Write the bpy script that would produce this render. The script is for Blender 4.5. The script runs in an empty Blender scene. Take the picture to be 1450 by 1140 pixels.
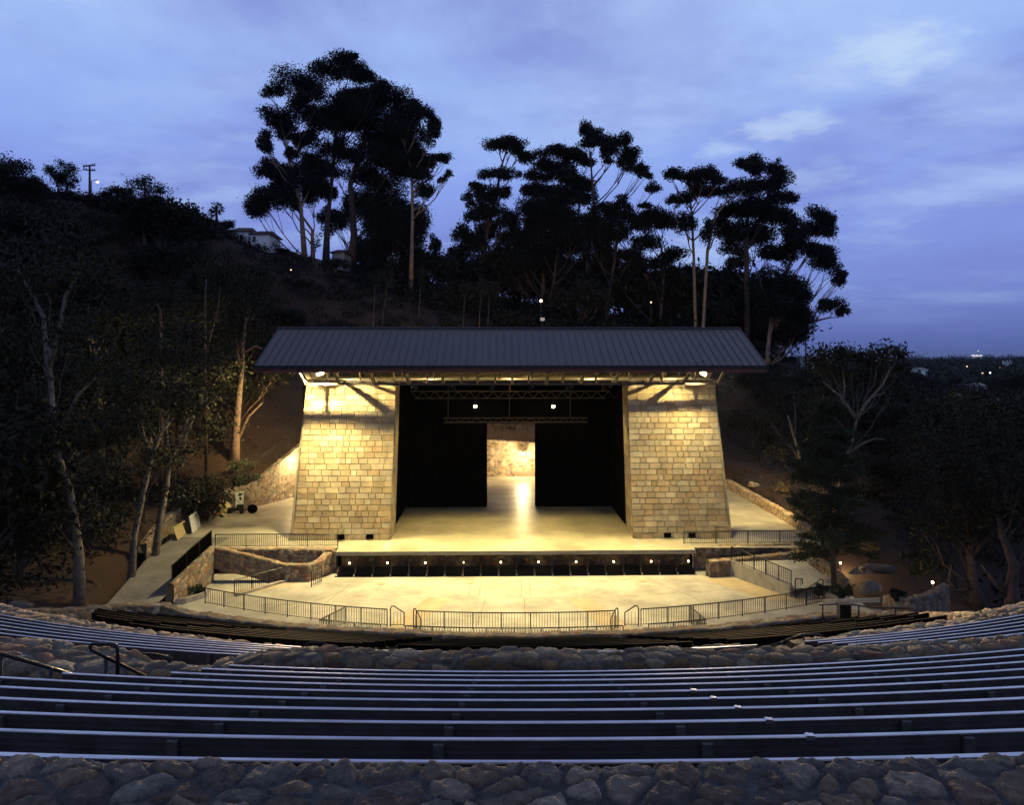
import bpy, math, random
import numpy as np
R = math.radians
rng = np.random.default_rng(7)
random.seed(7)
scn = bpy.context.scene
COL = scn.collection
F, CX, HY = 1100.0, 725.0, 500.0          # focal length in photo pixels, principal column, horizon row
HAZE = .00004
S, P = -14.35, -16.1                      # stage level and pit level (camera at z = 0)
def at(px, py, Y): return ((px-CX)/F*Y, Y, -(py-HY)/F*Y)
def atz(px, py, z):
    Y = -z*F/(py-HY); return ((px-CX)/F*Y, Y, z)

# ------------------------------------------------------------------ helpers
def link(o, parent=None):
    COL.objects.link(o)
    if parent is not None: o.parent = parent; o.matrix_parent_inverse = parent.matrix_world.inverted()
    return o
def tag(o, label=None, cat=None, group=None, kind=None):
    if label: o['label'] = label
    if cat: o['category'] = cat
    if group: o['group'] = group
    if kind: o['kind'] = kind
    return o
def empty(name, loc, label=None, cat=None, group=None):
    o = bpy.data.objects.new(name, None); o.empty_display_size = .3
    COL.objects.link(o); o.location = loc
    bpy.context.view_layer.update()
    return tag(o, label, cat, group)
ROT = .022
def rot(v):
    v = np.asarray(v, float).copy(); c, s = math.cos(ROT), math.sin(ROT)
    x, y = v[:, 0].copy(), v[:, 1]-60
    v[:, 0] = x*c-y*s; v[:, 1] = x*s+y*c+60
    return v
def mesh(name, verts, faces, mat, parent=None, cols=None, smooth=False, rt=False, uv=None):
    verts = np.asarray(verts, float)
    if rt: verts = rot(verts)
    me = bpy.data.meshes.new(name)
    if isinstance(faces, np.ndarray):
        n = faces.shape[1]; m = len(faces)
        me.vertices.add(len(verts)); me.vertices.foreach_set('co', verts.astype(np.float32).ravel())
        me.loops.add(n*m); me.loops.foreach_set('vertex_index', faces.astype(np.int32).ravel())
        me.polygons.add(m); me.polygons.foreach_set('loop_start', np.arange(0, n*m, n, dtype=np.int32))
        me.update(calc_edges=True)
    else:
        me.from_pydata([tuple(v) for v in verts], [], faces); me.update()
    if cols is not None:
        a = me.color_attributes.new('Col', 'FLOAT_COLOR', 'POINT')
        c = np.ones((len(verts), 4), np.float32); c[:, :3] = cols
        a.data.foreach_set('color', c.ravel())
    if smooth: me.polygons.foreach_set('use_smooth', np.ones(len(me.polygons), bool))
    me.materials.append(mat)
    o = bpy.data.objects.new(name, me)
    return link(o, parent)
class MB:
    def __init__(s): s.v = []; s.f = []; s.n = 0; s.c = []
    def add(s, v, f, c=None):
        v = [tuple(p) for p in v]; s.v += v; s.f += [tuple(i+s.n for i in q) for q in f]; s.n += len(v)
        if c is not None: s.c += [c]*len(v)
    def box(s, x0, x1, y0, y1, z0, z1, c=None):
        v = [(x, y, z) for z in (z0, z1) for y in (y0, y1) for x in (x0, x1)]
        s.add(v, [(0,2,3,1),(4,5,7,6),(0,1,5,4),(2,6,7,3),(0,4,6,2),(1,3,7,5)], c)
    def bar(s, a, b, w, h=None, c=None):
        a = np.array(a, float); b = np.array(b, float); h = h or w
        d = b-a; d /= np.linalg.norm(d)+1e-9
        u = np.cross(d, (0,0,1)); 
        if np.linalg.norm(u) < 1e-3: u = np.array((1.,0,0))
        u /= np.linalg.norm(u); k = np.cross(u, d)
        v = [p+u*i*w/2+k*j*h/2 for p in (a, b) for i, j in ((-1,-1),(1,-1),(1,1),(-1,1))]
        s.add(v, [(0,1,2,3),(7,6,5,4),(0,4,5,1),(1,5,6,2),(2,6,7,3),(3,7,4,0)], c)
    def tube(s, pts, rad, n=6, c=None, cap=True):
        pts = [np.array(p, float) for p in pts]
        if np.isscalar(rad): rad = [rad]*len(pts)
        vs = []; u = None
        for i, p in enumerate(pts):
            d = pts[min(i+1, len(pts)-1)]-pts[max(i-1, 0)]; d /= np.linalg.norm(d)+1e-9
            if u is None:
                u = np.cross(d, (0.3,1,0.1)); u /= np.linalg.norm(u)
            u = u-d*np.dot(u, d); u /= np.linalg.norm(u)+1e-9; k = np.cross(d, u)
            for j in range(n):
                a = 2*math.pi*j/n; vs.append(p+(u*math.cos(a)+k*math.sin(a))*rad[i])
        fs = [(i*n+j, i*n+(j+1)%n, (i+1)*n+(j+1)%n, (i+1)*n+j) for i in range(len(pts)-1) for j in range(n)]
        if cap: fs += [tuple(range(n-1, -1, -1)), tuple(range((len(pts)-1)*n, len(pts)*n))]
        s.add(vs, fs, c)
    def ball(s, c, r, n=8, m=6, sx=1, sy=1, sz=1):
        vs = []; fs = []
        for i in range(m+1):
            t = math.pi*i/m
            for j in range(n):
                a = 2*math.pi*j/n; vs.append((c[0]+r*sx*math.sin(t)*math.cos(a), c[1]+r*sy*math.sin(t)*math.sin(a), c[2]+r*sz*math.cos(t)))
        for i in range(m):
            for j in range(n): fs.append((i*n+j, (i+1)*n+j, (i+1)*n+(j+1)%n, i*n+(j+1)%n))
        s.add(vs, fs)
    def sweep(s, path, sec, c=None):
        """path of (x,y,z); section of (off, dz); off along the left normal (towards the stage when the path runs +x)"""
        p = np.array(path, float); k = len(sec); vs = []
        for i in range(len(p)):
            d = p[min(i+1, len(p)-1)]-p[max(i-1, 0)]; nn = np.array((-d[1], d[0], 0)); nn /= np.linalg.norm(nn)+1e-9
            for o, dz in sec: vs.append(p[i]+nn*o+np.array((0,0,dz)))
        fs = [(i*k+j, i*k+(j+1)%k, (i+1)*k+(j+1)%k, (i+1)*k+j) for i in range(len(p)-1) for j in range(k)]
        fs += [tuple(range(k-1, -1, -1)), tuple(range((len(p)-1)*k, len(p)*k))]
        s.add(vs, fs, c)
    def build(s, name, mat, parent=None, smooth=False, rt=False):
        return mesh(name, s.v, s.f, mat, parent, np.array(s.c, np.float32) if s.c else None, smooth, rt)
def poly(name, pts, mat, parent=None, rt=False):
    return mesh(name, pts, [tuple(range(len(pts)))], mat, parent, None, False, rt)
def ordw(i): return ['first','second','third','fourth','fifth','sixth','seventh','eighth','ninth','tenth','eleventh','twelfth','thirteenth','fourteenth','fifteenth','sixteenth'][i]

# ------------------------------------------------------------------ materials
def mat(name, col=(.5,.5,.5), rough=.7, metal=0., attr=False, noise=0., nscale=5., bump=0., bscale=20., col2=None, spec=.5, emis=None, estr=0.):
    m = bpy.data.materials.new(name); m.use_nodes = True
    nt = m.node_tree; N = nt.nodes; L = nt.links; b = N['Principled BSDF']
    b.inputs['Roughness'].default_value = rough; b.inputs['Metallic'].default_value = metal
    b.inputs['Specular IOR Level'].default_value = spec
    tc = N.new('ShaderNodeTexCoord')
    if attr:
        a = N.new('ShaderNodeAttribute'); a.attribute_name = 'Col'; src = a.outputs['Color']
    else:
        a = N.new('ShaderNodeRGB'); a.outputs[0].default_value = (*col, 1); src = a.outputs[0]
    if noise:
        t = N.new('ShaderNodeTexNoise'); t.inputs['Scale'].default_value = nscale; t.inputs['Detail'].default_value = 7; t.inputs['Roughness'].default_value = .65
        L.new(tc.outputs['Object'], t.inputs['Vector'])
        rp = N.new('ShaderNodeValToRGB'); rp.color_ramp.elements[0].position = .32; rp.color_ramp.elements[1].position = .68
        L.new(t.outputs['Fac'], rp.inputs[0])
        mx = N.new('ShaderNodeMix'); mx.data_type = 'RGBA'
        if col2 is None:
            mx.blend_type = 'MULTIPLY'; mx.inputs['Factor'].default_value = noise
            L.new(src, mx.inputs['A']); L.new(rp.outputs[0], mx.inputs['B'])
        else:
            L.new(rp.outputs[0], mx.inputs['Factor']); L.new(src, mx.inputs['A']); mx.inputs['B'].default_value = (*col2, 1)
        src = mx.outputs['Result']
    L.new(src, b.inputs['Base Color'])
    if bump:
        t2 = N.new('ShaderNodeTexNoise'); t2.inputs['Scale'].default_value = bscale; t2.inputs['Detail'].default_value = 6
        L.new(tc.outputs['Object'], t2.inputs['Vector'])
        bp = N.new('ShaderNodeBump'); bp.inputs['Strength'].default_value = bump; bp.inputs['Distance'].default_value = .05
        L.new(t2.outputs['Fac'], bp.inputs['Height']); L.new(bp.outputs[0], b.inputs['Normal'])
    if emis:
        b.inputs['Emission Color'].default_value = (*emis, 1); b.inputs['Emission Strength'].default_value = estr
    return m
M = dict(
 rock=mat('fieldstone', attr=True, rough=.88, noise=.55, nscale=14, bump=.5, bscale=38),
 rocknear=mat('fieldstone_close', attr=True, rough=.85, noise=.6, nscale=22, bump=.7, bscale=70),
 ashlar=mat('sandstone_blocks', attr=True, rough=.85, noise=.5, nscale=1.1, bump=.5, bscale=9),
 alu=mat('aluminium', (.80,.77,.80), .34, 1., noise=.35, nscale=2.2),
 alub=mat('dull_aluminium', (.085,.075,.08), .55, .2, noise=.5, nscale=4),
 galv=mat('galvanised_steel', (.12,.115,.11), .6, .3, noise=.5, nscale=12),
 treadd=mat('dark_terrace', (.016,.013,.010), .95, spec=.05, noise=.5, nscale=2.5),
 wood=mat('dark_bench_wood', (.009,.006,.005), .8, spec=.04, noise=.6, nscale=5),
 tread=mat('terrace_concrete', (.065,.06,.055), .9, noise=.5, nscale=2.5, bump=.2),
 steps=mat('step_concrete', (.34,.31,.26), .9, noise=.4, nscale=3),
 pit=mat('pit_concrete', (.46,.43,.36), .6, noise=.55, nscale=.45, bump=.08, bscale=30),
 pitb=mat('pit_concrete_tan', (.46,.36,.22), .65, noise=.35, nscale=.7),
 stage=mat('stage_deck', (.40,.36,.25), .40, noise=.55, nscale=.4, bump=.05, bscale=12),
 lot=mat('lot_concrete', (.42,.38,.29), .42, noise=.6, nscale=.35, bump=.06, bscale=14),
 path=mat('path_concrete', (.22,.20,.17), .8, noise=.5, nscale=.6),
 curb=mat('curb_concrete', (.34,.31,.26), .85, noise=.4, nscale=1.5),
 black=mat('black_steel', (.012,.012,.012), .4, .3, noise=.3, nscale=6),
 drape=mat('black_drape', (.0022,.002,.002), 1., spec=.0, noise=.3, nscale=2),
 mesh_=mat('black_mesh_panel', (.002,.002,.002), 1., spec=.0, noise=.4, nscale=8),
 roof=mat('roof_metal', (.115,.10,.095), .5, .1, noise=.2, nscale=.8),
 fascia=mat('fascia_red', (.10,.032,.02), .6, noise=.4, nscale=3),
 trussm=mat('yellow_lit_truss', (.09,.07,.04), .5, noise=.4, nscale=4),  # yellow of the work lights put into the truss colour
 beam=mat('dark_beam', (.05,.035,.025), .6, noise=.4, nscale=3),
 deck=mat('soffit_deck', (.42,.38,.28), .7, noise=.4, nscale=1.5),
 ceil=mat('dark_ceiling', (.03,.028,.025), .8, noise=.4, nscale=2),
 soil=mat('hill_soil', (.058,.027,.013), .95, noise=1, nscale=.22, col2=(.010,.007,.004), bump=.8, bscale=2.2),
 leaf=mat('leaf_dark', attr=True, rough=.7, spec=.2),
 bark=mat('dark_bark', (.09,.06,.045), .9, noise=.7, nscale=2.5, bump=.6, bscale=8),
 barkpale=mat('mottled_bark', (.20,.17,.13), .85, noise=1, nscale=3.2, col2=(.06,.048,.033), bump=.4, bscale=9),
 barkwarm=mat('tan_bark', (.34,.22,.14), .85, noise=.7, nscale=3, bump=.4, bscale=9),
 house=mat('white_stucco', (.84,.82,.78), .9, noise=.2, nscale=2),
 housegreenlit=mat('green_lit_siding', (.40,.55,.45), .9, noise=.3, nscale=2),  # green light on the far house put into its wall colour
 roofred=mat('clay_tile_roof', (.07,.03,.022), .8, noise=.5, nscale=4),
 glass=mat('dark_window', (.01,.01,.012), .1),
 white=mat('white_board', (.66,.66,.62), .7, noise=.3, nscale=2),
 yellow=mat('yellow_plywood', (.52,.40,.18), .7, noise=.3, nscale=3),
 lumber=mat('orange_lumber', (.42,.17,.05), .8, noise=.5, nscale=6),
 boulder=mat('pale_boulder', (.40,.33,.25), .9, noise=.6, nscale=2.5, bump=.7, bscale=5),
 rockd=mat('dark_boulder', (.16,.13,.10), .9, noise=.6, nscale=2.5, bump=.7, bscale=5),
 pole=mat('pole_wood', (.035,.028,.025), .9, noise=.4, nscale=3),
 dist=mat('far_foliage', attr=True, rough=.9, spec=.1),
 sea=mat('sea_water', (.02,.03,.07), .06, spec=.4),
 bulb=mat('lamp_bulb', (1,.8,.5), .5, emis=(1,.66,.28), estr=30),
 bulbs=mat('small_lamp_bulb', (1,.8,.5), .5, emis=(1,.70,.34), estr=14),
 bulbd=mat('far_lamp_bulb', (1,.7,.4), .5, emis=(1,.62,.30), estr=2.5),
 bulbw=mat('far_white_bulb', (1,.95,.8), .5, emis=(1,.92,.8), estr=2.5),
)
def light(kind, loc, power, col=(1,.72,.36), size=.1, parent=None, target=None, angle=120, blend=.5):
    d = bpy.data.lights.new('lamp_light', kind); d.energy = power; d.color = col
    d.shadow_soft_size = size
    o = bpy.data.objects.new('lamp_light', d); COL.objects.link(o); o.location = loc
    if kind == 'SPOT':
        d.spot_size = R(angle); d.spot_blend = blend
    if target is not None:
        from mathutils import Vector
        o.rotation_euler = (Vector(target)-Vector(loc)).to_track_quat('-Z', 'Y').to_euler()
    if parent is not None:
        o.parent = parent; bpy.context.view_layer.update(); o.matrix_parent_inverse = parent.matrix_world.inverted()
    return o

# ------------------------------------------------------------------ curves of the seating bowl
def Yc(Y0): return float(np.interp(Y0, [4,13,19,20.5,39,45], [55,52,58,61,90,88]))
def arcY(x, Y0):
    c = Yc(Y0); r = c-Y0
    return Y0 + r - math.sqrt(max(r*r-x*x, 1.))
def arc(Y0, x0, x1, z, step=.5):
    n = max(2, int(abs(x1-x0)/step)+1)
    zz = z if callable(z) else (lambda x: z)
    return [(x, arcY(x, Y0), zz(x)) for x in np.linspace(x0, x1, n)]

# ------------------------------------------------------------------ rubble masonry
STONES = np.array([(.33,.22,.11),(.26,.18,.10),(.38,.28,.17),(.22,.17,.12),(.30,.15,.08),(.40,.31,.20),(.17,.12,.08),(.27,.23,.17),(.33,.20,.09)])
def rubble(name, path, prof, cell, res, disp, parent=None, mortar=(.15,.135,.11), m='rock', seed=0, tone=1., gap=.10, rough=.3, uneven=.0, ramp=.38, grey=0.):
    r = np.random.default_rng(seed+11)
    p = np.array(path, float); d = np.r_[0, np.cumsum(np.linalg.norm(np.diff(p[:, :2], axis=0), axis=1))]
    ns = max(3, int(d[-1]/res)); s = np.linspace(0, d[-1], ns)
    P_ = np.stack([np.interp(s, d, p[:, i]) for i in range(3)], 1)
    tg = np.gradient(P_[:, :2], axis=0); tg /= np.linalg.norm(tg, axis=1)[:, None]+1e-9
    nn = np.stack([-tg[:, 1], tg[:, 0]], 1)
    q = np.array(prof, float); e = np.r_[0, np.cumsum(np.linalg.norm(np.diff(q, axis=0), axis=1))]
    nt_ = max(4, int(e[-1]/res)); t = np.linspace(0, e[-1], nt_)
    Q = np.stack([np.interp(t, e, q[:, i]) for i in range(2)], 1)
    qt = np.gradient(Q, axis=0); qt /= np.linalg.norm(qt, axis=1)[:, None]+1e-9
    for _ in range(2): qt[1:-1] = (qt[:-2]+qt[1:-1]*2+qt[2:])/4
    qn = np.stack([-qt[:, 1], qt[:, 0]], 1); qn /= np.linalg.norm(qn, axis=1)[:, None]+1e-9
    Sg, Tg = np.meshgrid(s, t, indexing='ij')
    wob = .16*np.sin(Sg*7.1/cell[0]*.35+Tg*5)+.12*np.sin(Tg*9.3/cell[1]*.35-Sg*3.1+1)
    u = Sg/cell[0]+wob*.6; v = Tg/cell[1]+wob*.5
    ci, cj = np.floor(u).astype(int), np.floor(v).astype(int)
    ni, nj = ci.max()+4, cj.max()+4
    J = r.random((ni+6, nj+6, 2))*.8+.1; V = r.random((ni+6, nj+6)); W = r.random((ni+6, nj+6)); PW = r.random((ni+6, nj+6))*.22
    f1 = np.full(u.shape, 9.); f2 = f1.copy(); bi = np.zeros(u.shape, int); bj = bi.copy()
    for a in (-1, 0, 1):
        for b in (-1, 0, 1):
            I, K = np.clip(ci+a+3, 0, ni+5), np.clip(cj+b+3, 0, nj+5)
            dd = np.hypot(ci+a+J[I, K, 0]-u, cj+b+J[I, K, 1]-v)-PW[I, K]
            c1 = dd < f1
            f2 = np.where(c1, f1, np.minimum(f2, dd)); bi = np.where(c1, I, bi); bj = np.where(c1, K, bj); f1 = np.where(c1, dd, f1)
    ed = f2-f1
    w = V[bi, bj]; k = np.clip((ed-gap*.5)/ramp, 0, 1); k = k*k*(3-2*k)
    hgt = k**.6*(.45+.75*w)*disp
    tl = (W[bi, bj]-.5)*.9*disp*(u-np.floor(u)-.5)*k
    hgt = hgt+tl+rough*disp*.25*(np.sin(Sg*41+w*20)*np.sin(Tg*37+w*9))*k + (r.normal(0, disp*.05, u.shape) if res > .02 else disp*.10*np.sin(Sg*97+w*31)*np.sin(Tg*83+w*17)*k)
    pos = np.zeros((ns, nt_, 3))
    pos[:, :, :2] = P_[:, None, :2]+nn[:, None, :]*(Q[None, :, 0]+qn[None, :, 0]*hgt)[:, :, None]
    z0 = P_[:, 2]+(uneven*np.interp(s, np.arange(0, d[-1]+1, .6), np.random.default_rng(seed).normal(0, 1, len(np.arange(0, d[-1]+1, .6)))) if uneven else 0)
    pos[:, :, 2] = z0[:, None]+Q[None, :, 1]+qn[None, :, 1]*hgt
    idx = np.minimum((W[bi, bj]*len(STONES)).astype(int), len(STONES)-1)
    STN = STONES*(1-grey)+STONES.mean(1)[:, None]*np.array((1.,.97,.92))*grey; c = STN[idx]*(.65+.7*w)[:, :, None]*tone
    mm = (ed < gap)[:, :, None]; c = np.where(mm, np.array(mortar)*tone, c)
    g = np.arange(ns*nt_).reshape(ns, nt_)
    fs = np.stack([g[:-1, :-1], g[:-1, 1:], g[1:, 1:], g[1:, :-1]], -1).reshape(-1, 4)
    vv = pos.reshape(-1, 3); cc = c.reshape(-1, 3); base = len(vv); ex = []; nv = []
    for end in (0, ns-1):      # close the ends with a fan of stones
        ctr = pos[end].mean(0); nv.append(ctr); k_ = base+len(nv)-1
        ring = g[end]
        for i in range(nt_-1): ex.append((ring[i], ring[i+1], k_, k_) if end else (ring[i+1], ring[i], k_, k_))
    vv = np.concatenate([vv, np.array(nv)]); cc = np.concatenate([cc, np.array([mortar]*2)*tone])
    me_f = [tuple(q) for q in fs[:, ::-1]]+[tuple(q[:3]) for q in ex]
    o = mesh(name, vv, me_f, M[m], parent, cc, True)
    return o
def wallprof(w, hn, hf): # near face, top, far face; offset grows towards the far side
    return [(-w/2, -hn), (-w/2, -.06), (-w/2+.06, 0), (w/2-.06, 0), (w/2, -.06), (w/2, -hf)]

def T(o, label, cat, group=None): return tag(o, label, cat, group)
# the wall the photographer leans over
T(rubble('stone_wall', arc(2.95, -2.8, 2.8, -1.81, .05), [(-.42,-.5),(-.42,-.03),(-.4,0),(.42,0),(.5,-.06),(.52,-.45)], (.20,.15), .006, .036, ramp=.26, grey=.35, m='rocknear', mortar=(.17,.165,.165), seed=3, gap=.15, tone=.72, rough=.9),
  'broad rubble stone wall top in the immediate foreground along the bottom edge', 'stone wall', 'rubble stone walls of the seating bowl')
def z1(x): return -5.17-.0022*x*x-.25*max(0,-4.3-x)
T(rubble('stone_wall', arc(13.25, -5.3, 13, z1, .2), wallprof(.55, .8, .8), (.36,.26), .03, .05, seed=5, tone=.75, uneven=.03),
  'long curved rubble stone parapet just below the front bank of aluminium benches', 'stone wall', 'rubble stone walls of the seating bowl')
T(rubble('stone_wall', arc(12.75, -12.5, -6.35, lambda x: -5.32-.0016*(x+7)**2-.4*max(0,x+6.9), .2), wallprof(1.1, 1.1, .8), (.5,.38), .035, .06, seed=6, tone=.8, uneven=.04),
  'short thick rubble wall left of the bent black handrail', 'stone wall', 'rubble stone walls of the seating bowl')
T(rubble('stone_wall', arc(12.75, -6.9, -5.1, -5.36, .2), wallprof(.4, 1.1, .8), (.45,.36), .03, .05, seed=16, tone=.75, uneven=.02),
  'low rubble wall behind the bench ends between the thick wall and the long parapet', 'stone wall', 'rubble stone walls of the seating bowl')
def z2(x): return -7.98+.0010*x*x
for (a, b, sd, lb) in ((-17.2,-4.95,7,'rubble wall edging the lower left bank of aluminium benches'),
                       (-3.6,6.2,8,'middle rubble wall between the foreground parapet and the dark wooden benches'),
                       (7.7,17.0,9,'rubble wall edging the lower right bank of aluminium benches')):
    T(rubble('stone_wall', arc(20.4, a, b, z2, .3), wallprof(.7, .9, 1.2), (.40,.30), .045, .05, seed=sd, tone=.95, uneven=.03), lb, 'stone wall', 'rubble stone walls of the seating bowl')
p3 = [(-17.3,25.3,-8.3),(-19.5,28,-9.2),(-21.6,31,-10.3),(-22.6,35,-11.55),(-22.2,39,-12.85),(-21,41.9,-13.55),(-19.5,43.4,-14.0)]
p3 += arc(39.9, -18, 17, -14.45, .5) + [(18.6,42.2,-14.05),(19.3,39.5,-13.2),(19.2,36,-12.1),(18.7,31,-10.4),(18.0,28,-9.2)]
T(rubble('stone_wall', p3, wallprof(.7, 1.1, 1.3), (.42,.32), .06, .06, seed=12, tone=1.0, uneven=.03), 'long low rubble wall wrapping round the dark wooden benches below the pit railing', 'stone wall', 'rubble stone walls of the seating bowl')

# ------------------------------------------------------------------ benches
def bench(Y0, x0, x1, ztop, label, group, wood=False, brk=1.83, joint=None, step=.5, brx=-.5, curve=None):
    pa = arc(Y0, x0, x1, ztop, step) if curve is None else curve
    mid = pa[len(pa)//2]
    H = .85 if not wood else .8
    e = empty('bench', (mid[0], mid[1], ztop-H), label, 'bench', group)
    b = MB()
    if wood:
        b.sweep(pa, [(0,0),(.05,0),(.05,-.30),(0,-.30)]); b.build('backrest', M['wood'], e)
        s = MB(); s.sweep(pa, [(.08,-.38),(.46,-.38),(.46,-.43),(.08,-.43)]); s.build('seat', M['wood'], e)
    else:
        b.sweep(pa, [(-.006,.005),(.018,.006),(.025,0),(.025,-.01),(-.009,-.01),(-.009,-.002)]); b.build('top_rail', M['alu'], e)
        c = MB(); c.sweep(pa, [(0,-.011),(.022,-.011),(.022,-.27),(0,-.27),(0,-.104),(-.010,-.102),(-.010,-.090),(0,-.088),(0,-.057),(-.007,-.055),(-.007,-.047),(0,-.045)]); c.build('backrest', M['alub'], e)
        s = MB(); s.sweep(pa, [(.07,-.42),(.33,-.42),(.33,-.46),(.07,-.46)]); s.build('seat', M['alu'], e)
    k0 = math.ceil((x0+.25-brx)/brk); 
    for k in range(k0, 100):
        x = brx+brk*k
        if x > x1-.1: break
        y = arcY(x, Y0); g = MB()
        if wood: g.box(x-.03, x+.03, y-.05, y+.0, ztop-H, ztop-.05); g.box(x-.03,x+.03,y+.0,y+.4,ztop-.5,ztop-.44); g.build('bracket', M['black'], e)
        else:
            g.box(x-.036, x+.036, y-.05, y-.014, ztop-.62, ztop-.02); g.box(x-.045, x+.045, y-.014, y+.3, ztop-.52, ztop-.465); g.box(x-.03, x+.03, y-.04, y+.02, ztop-H, ztop-.6)
            g.tube([(x, y-.058, ztop-.13), (x, y-.048, ztop-.13)], .014, 6)
            g.tube([(x, y-.058, ztop-.22), (x, y-.048, ztop-.22)], .014, 6)
            g.build('bracket', M['galv'], e)
    if joint is not None:
        y = arcY(joint, Y0); g = MB(); g.box(joint-.03, joint+.03, y-.014, y+.03, ztop-.02, ztop+.010); g.box(joint-.02, joint-.005, y-.016, y+.032, ztop-.02, ztop+.013); g.build('splice_clamp', M['alu'], e)
    return e
tr, ri = .85, .2912
ENDS = {6:-5.75, 7:-4.68, 8:-4.6, 9:-4.5}
for i in range(10):
    Y0 = 4.45+tr*i; zt = -2.348-ri*i
    hw = .74*Y0+1.2
    bench(Y0, ENDS.get(i, -hw), hw, zt, f'aluminium bench in the foreground bank, {ordw(i)} row from the nearest stone wall' if i < 9 else 'aluminium bench in the foreground bank, farthest row against the curved stone parapet', 'aluminium benches of the foreground bank', joint=2.05 if 1 <= i <= 5 else None, step=.4)
def line2(Y0): return -2.348-.3426*(Y0-4.45)
for k in range(6):
    Y0 = 14.9+.85*k
    bench(Y0, -16.8 if Y0 > 16 else -14.5, -5.3, line2(Y0), f'aluminium bench in the lower left bank, {ordw(5-k)} row from the low wall', 'aluminium benches of the lower left bank', step=.5)
    bench(Y0, 7.5, 17.2, line2(Y0), f'aluminium bench in the lower right bank, {ordw(5-k)} row from the low wall', 'aluminium benches of the lower right bank', step=.5)
bench(19.15, -3.8, 6.2, line2(19.15), 'aluminium bench almost hidden behind the middle of the curved parapet', 'aluminium benches of the lower middle bank')
def line3(Y0): return -9.79-.348*(Y0-26)
AIS = [-.37, -.215, -.066, .10, .25]      # aisle bearings from the bowl centre
def aisx(a, Y0): return a*(90-Y0)
wedge = ['leftmost','second from left','third from left','middle right','second from right','rightmost']
for k in range(9):
    Y0 = 25.0+1.7*k
    xs = [aisx(a, Y0) for a in AIS]
    l, r_ = float(np.interp(Y0, [24,28,32,40], [-13.5,-17,-19.3,-18])), float(np.interp(Y0, [24,30,40], [15.5,17.6,16.6]))
    for w in range(6):
        a = max(l, xs[w-1]+.6) if w else l; b = min(r_, xs[w]-.6) if w < 5 else r_
        if b-a < 1.0: continue
        bench(Y0, a, b, line3(Y0), f'dark wooden bench in the {wedge[w]} wedge, {ordw(8-k)} row from the pit wall', 'dark wooden benches between the low walls', wood=True, brk=1.5, step=.8)
# terraces
tb = MB()
for i in range(-1, 11):
    Y0 = 4.45+tr*i; z = -2.348-ri*i-.85
    tb.sweep(arc(Y0-.12, -11, 11, z, .6), [(0,0),(tr,0),(tr,-.7),(0,-.7)])
tag(tb.build('seating_terrace', M['tread']), kind='structure')
tb = MB()
for k in range(-1, 7):
    Y0 = 14.9+.85*k; tb.sweep(arc(Y0-.12, -17.3, 17.3, line2(Y0)-.85, .8), [(0,0),(.85,0),(.85,-.9),(0,-.9)])
tag(tb.build('seating_terrace', M['tread']), kind='structure')
tb = MB()
for k in range(-2, 9):
    Y0 = 25.0+1.7*k; h = float(np.interp(Y0, [20,28,32,40], [11,17.2,19.5,18.2])); tb.sweep(arc(Y0-.12, -h, h-.6, line3(Y0)-.8, .9), [(0,0),(1.7,0),(1.7,-1.6),(0,-1.6)])
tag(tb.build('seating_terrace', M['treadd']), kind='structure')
for q, a in enumerate(AIS):
    st = MB()
    for k in range(26):
        Y0 = 24.6+.59*k; x = aisx(a, Y0); y = arcY(x, Y0); z = line3(Y0)-.70
        if not np.interp(Y0, [24,28,32,40], [-12.2,-15.2,-17.3,-16.7]) < x < 17: continue
        st.box(x-.5, x+.5, y, y+.62, z-.5, z)
    T(st.build('aisle_steps', M['steps']), f'pale concrete aisle steps down through the dark benches, {ordw(q)} aisle from the left', 'steps', 'aisle steps through the dark benches')

# ------------------------------------------------------------------ railings
def resample(p, sp):
    p = np.array(p, float); d = np.r_[0, np.cumsum(np.linalg.norm(np.diff(p, axis=0), axis=1))]
    n = max(2, int(round(d[-1]/sp))+1); s = np.linspace(0, d[-1], n)
    return np.stack([np.interp(s, d, p[:, i]) for i in range(3)], 1)
def railing(path, label, h=1.0, post=1.6, pick=.16, rt=False, group='black steel railings round the pit and stage', pr=.035, panel=False, name='railing'):
    path = np.array(path, float)
    if rt: path = rot(path)
    mid = path[len(path)//2]
    e = empty(name, tuple(mid), label, 'railing', group)
    up = np.array((0,0,h)); pts = resample(path, .4)
    b = MB(); b.tube(pts+up, pr, 6); b.build('top_rail', M['black'], e)
    b = MB(); b.tube(pts+np.array((0,0,.1)), .022, 5); b.build('bottom_rail', M['black'], e)
    for q in resample(path, post):
        b = MB(); b.bar(q, q+up*.99, pr*1.5); b.build('post', M['black'], e)
    b = MB()
    if panel:
        v = []; 
        for q in pts: v += [q+np.array((0,0,.1)), q+up]
        b.add(v, [(2*i, 2*i+2, 2*i+3, 2*i+1) for i in range(len(pts)-1)])
        o = b.build('mesh_panel', M['mesh_'], e); md = o.modifiers.new('thick', 'SOLIDIFY'); md.thickness = .02
    elif pick:
        for q in resample(path, pick): b.bar(q+np.array((0,0,.1)), q+up*.98, .022)
        b.build('picket_infill', M['black'], e)
    return e
def parc(pts): return pts
def pitarc(x0, x1, Y0=45.1): return arc(Y0, x0, x1, P, .6)
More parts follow.
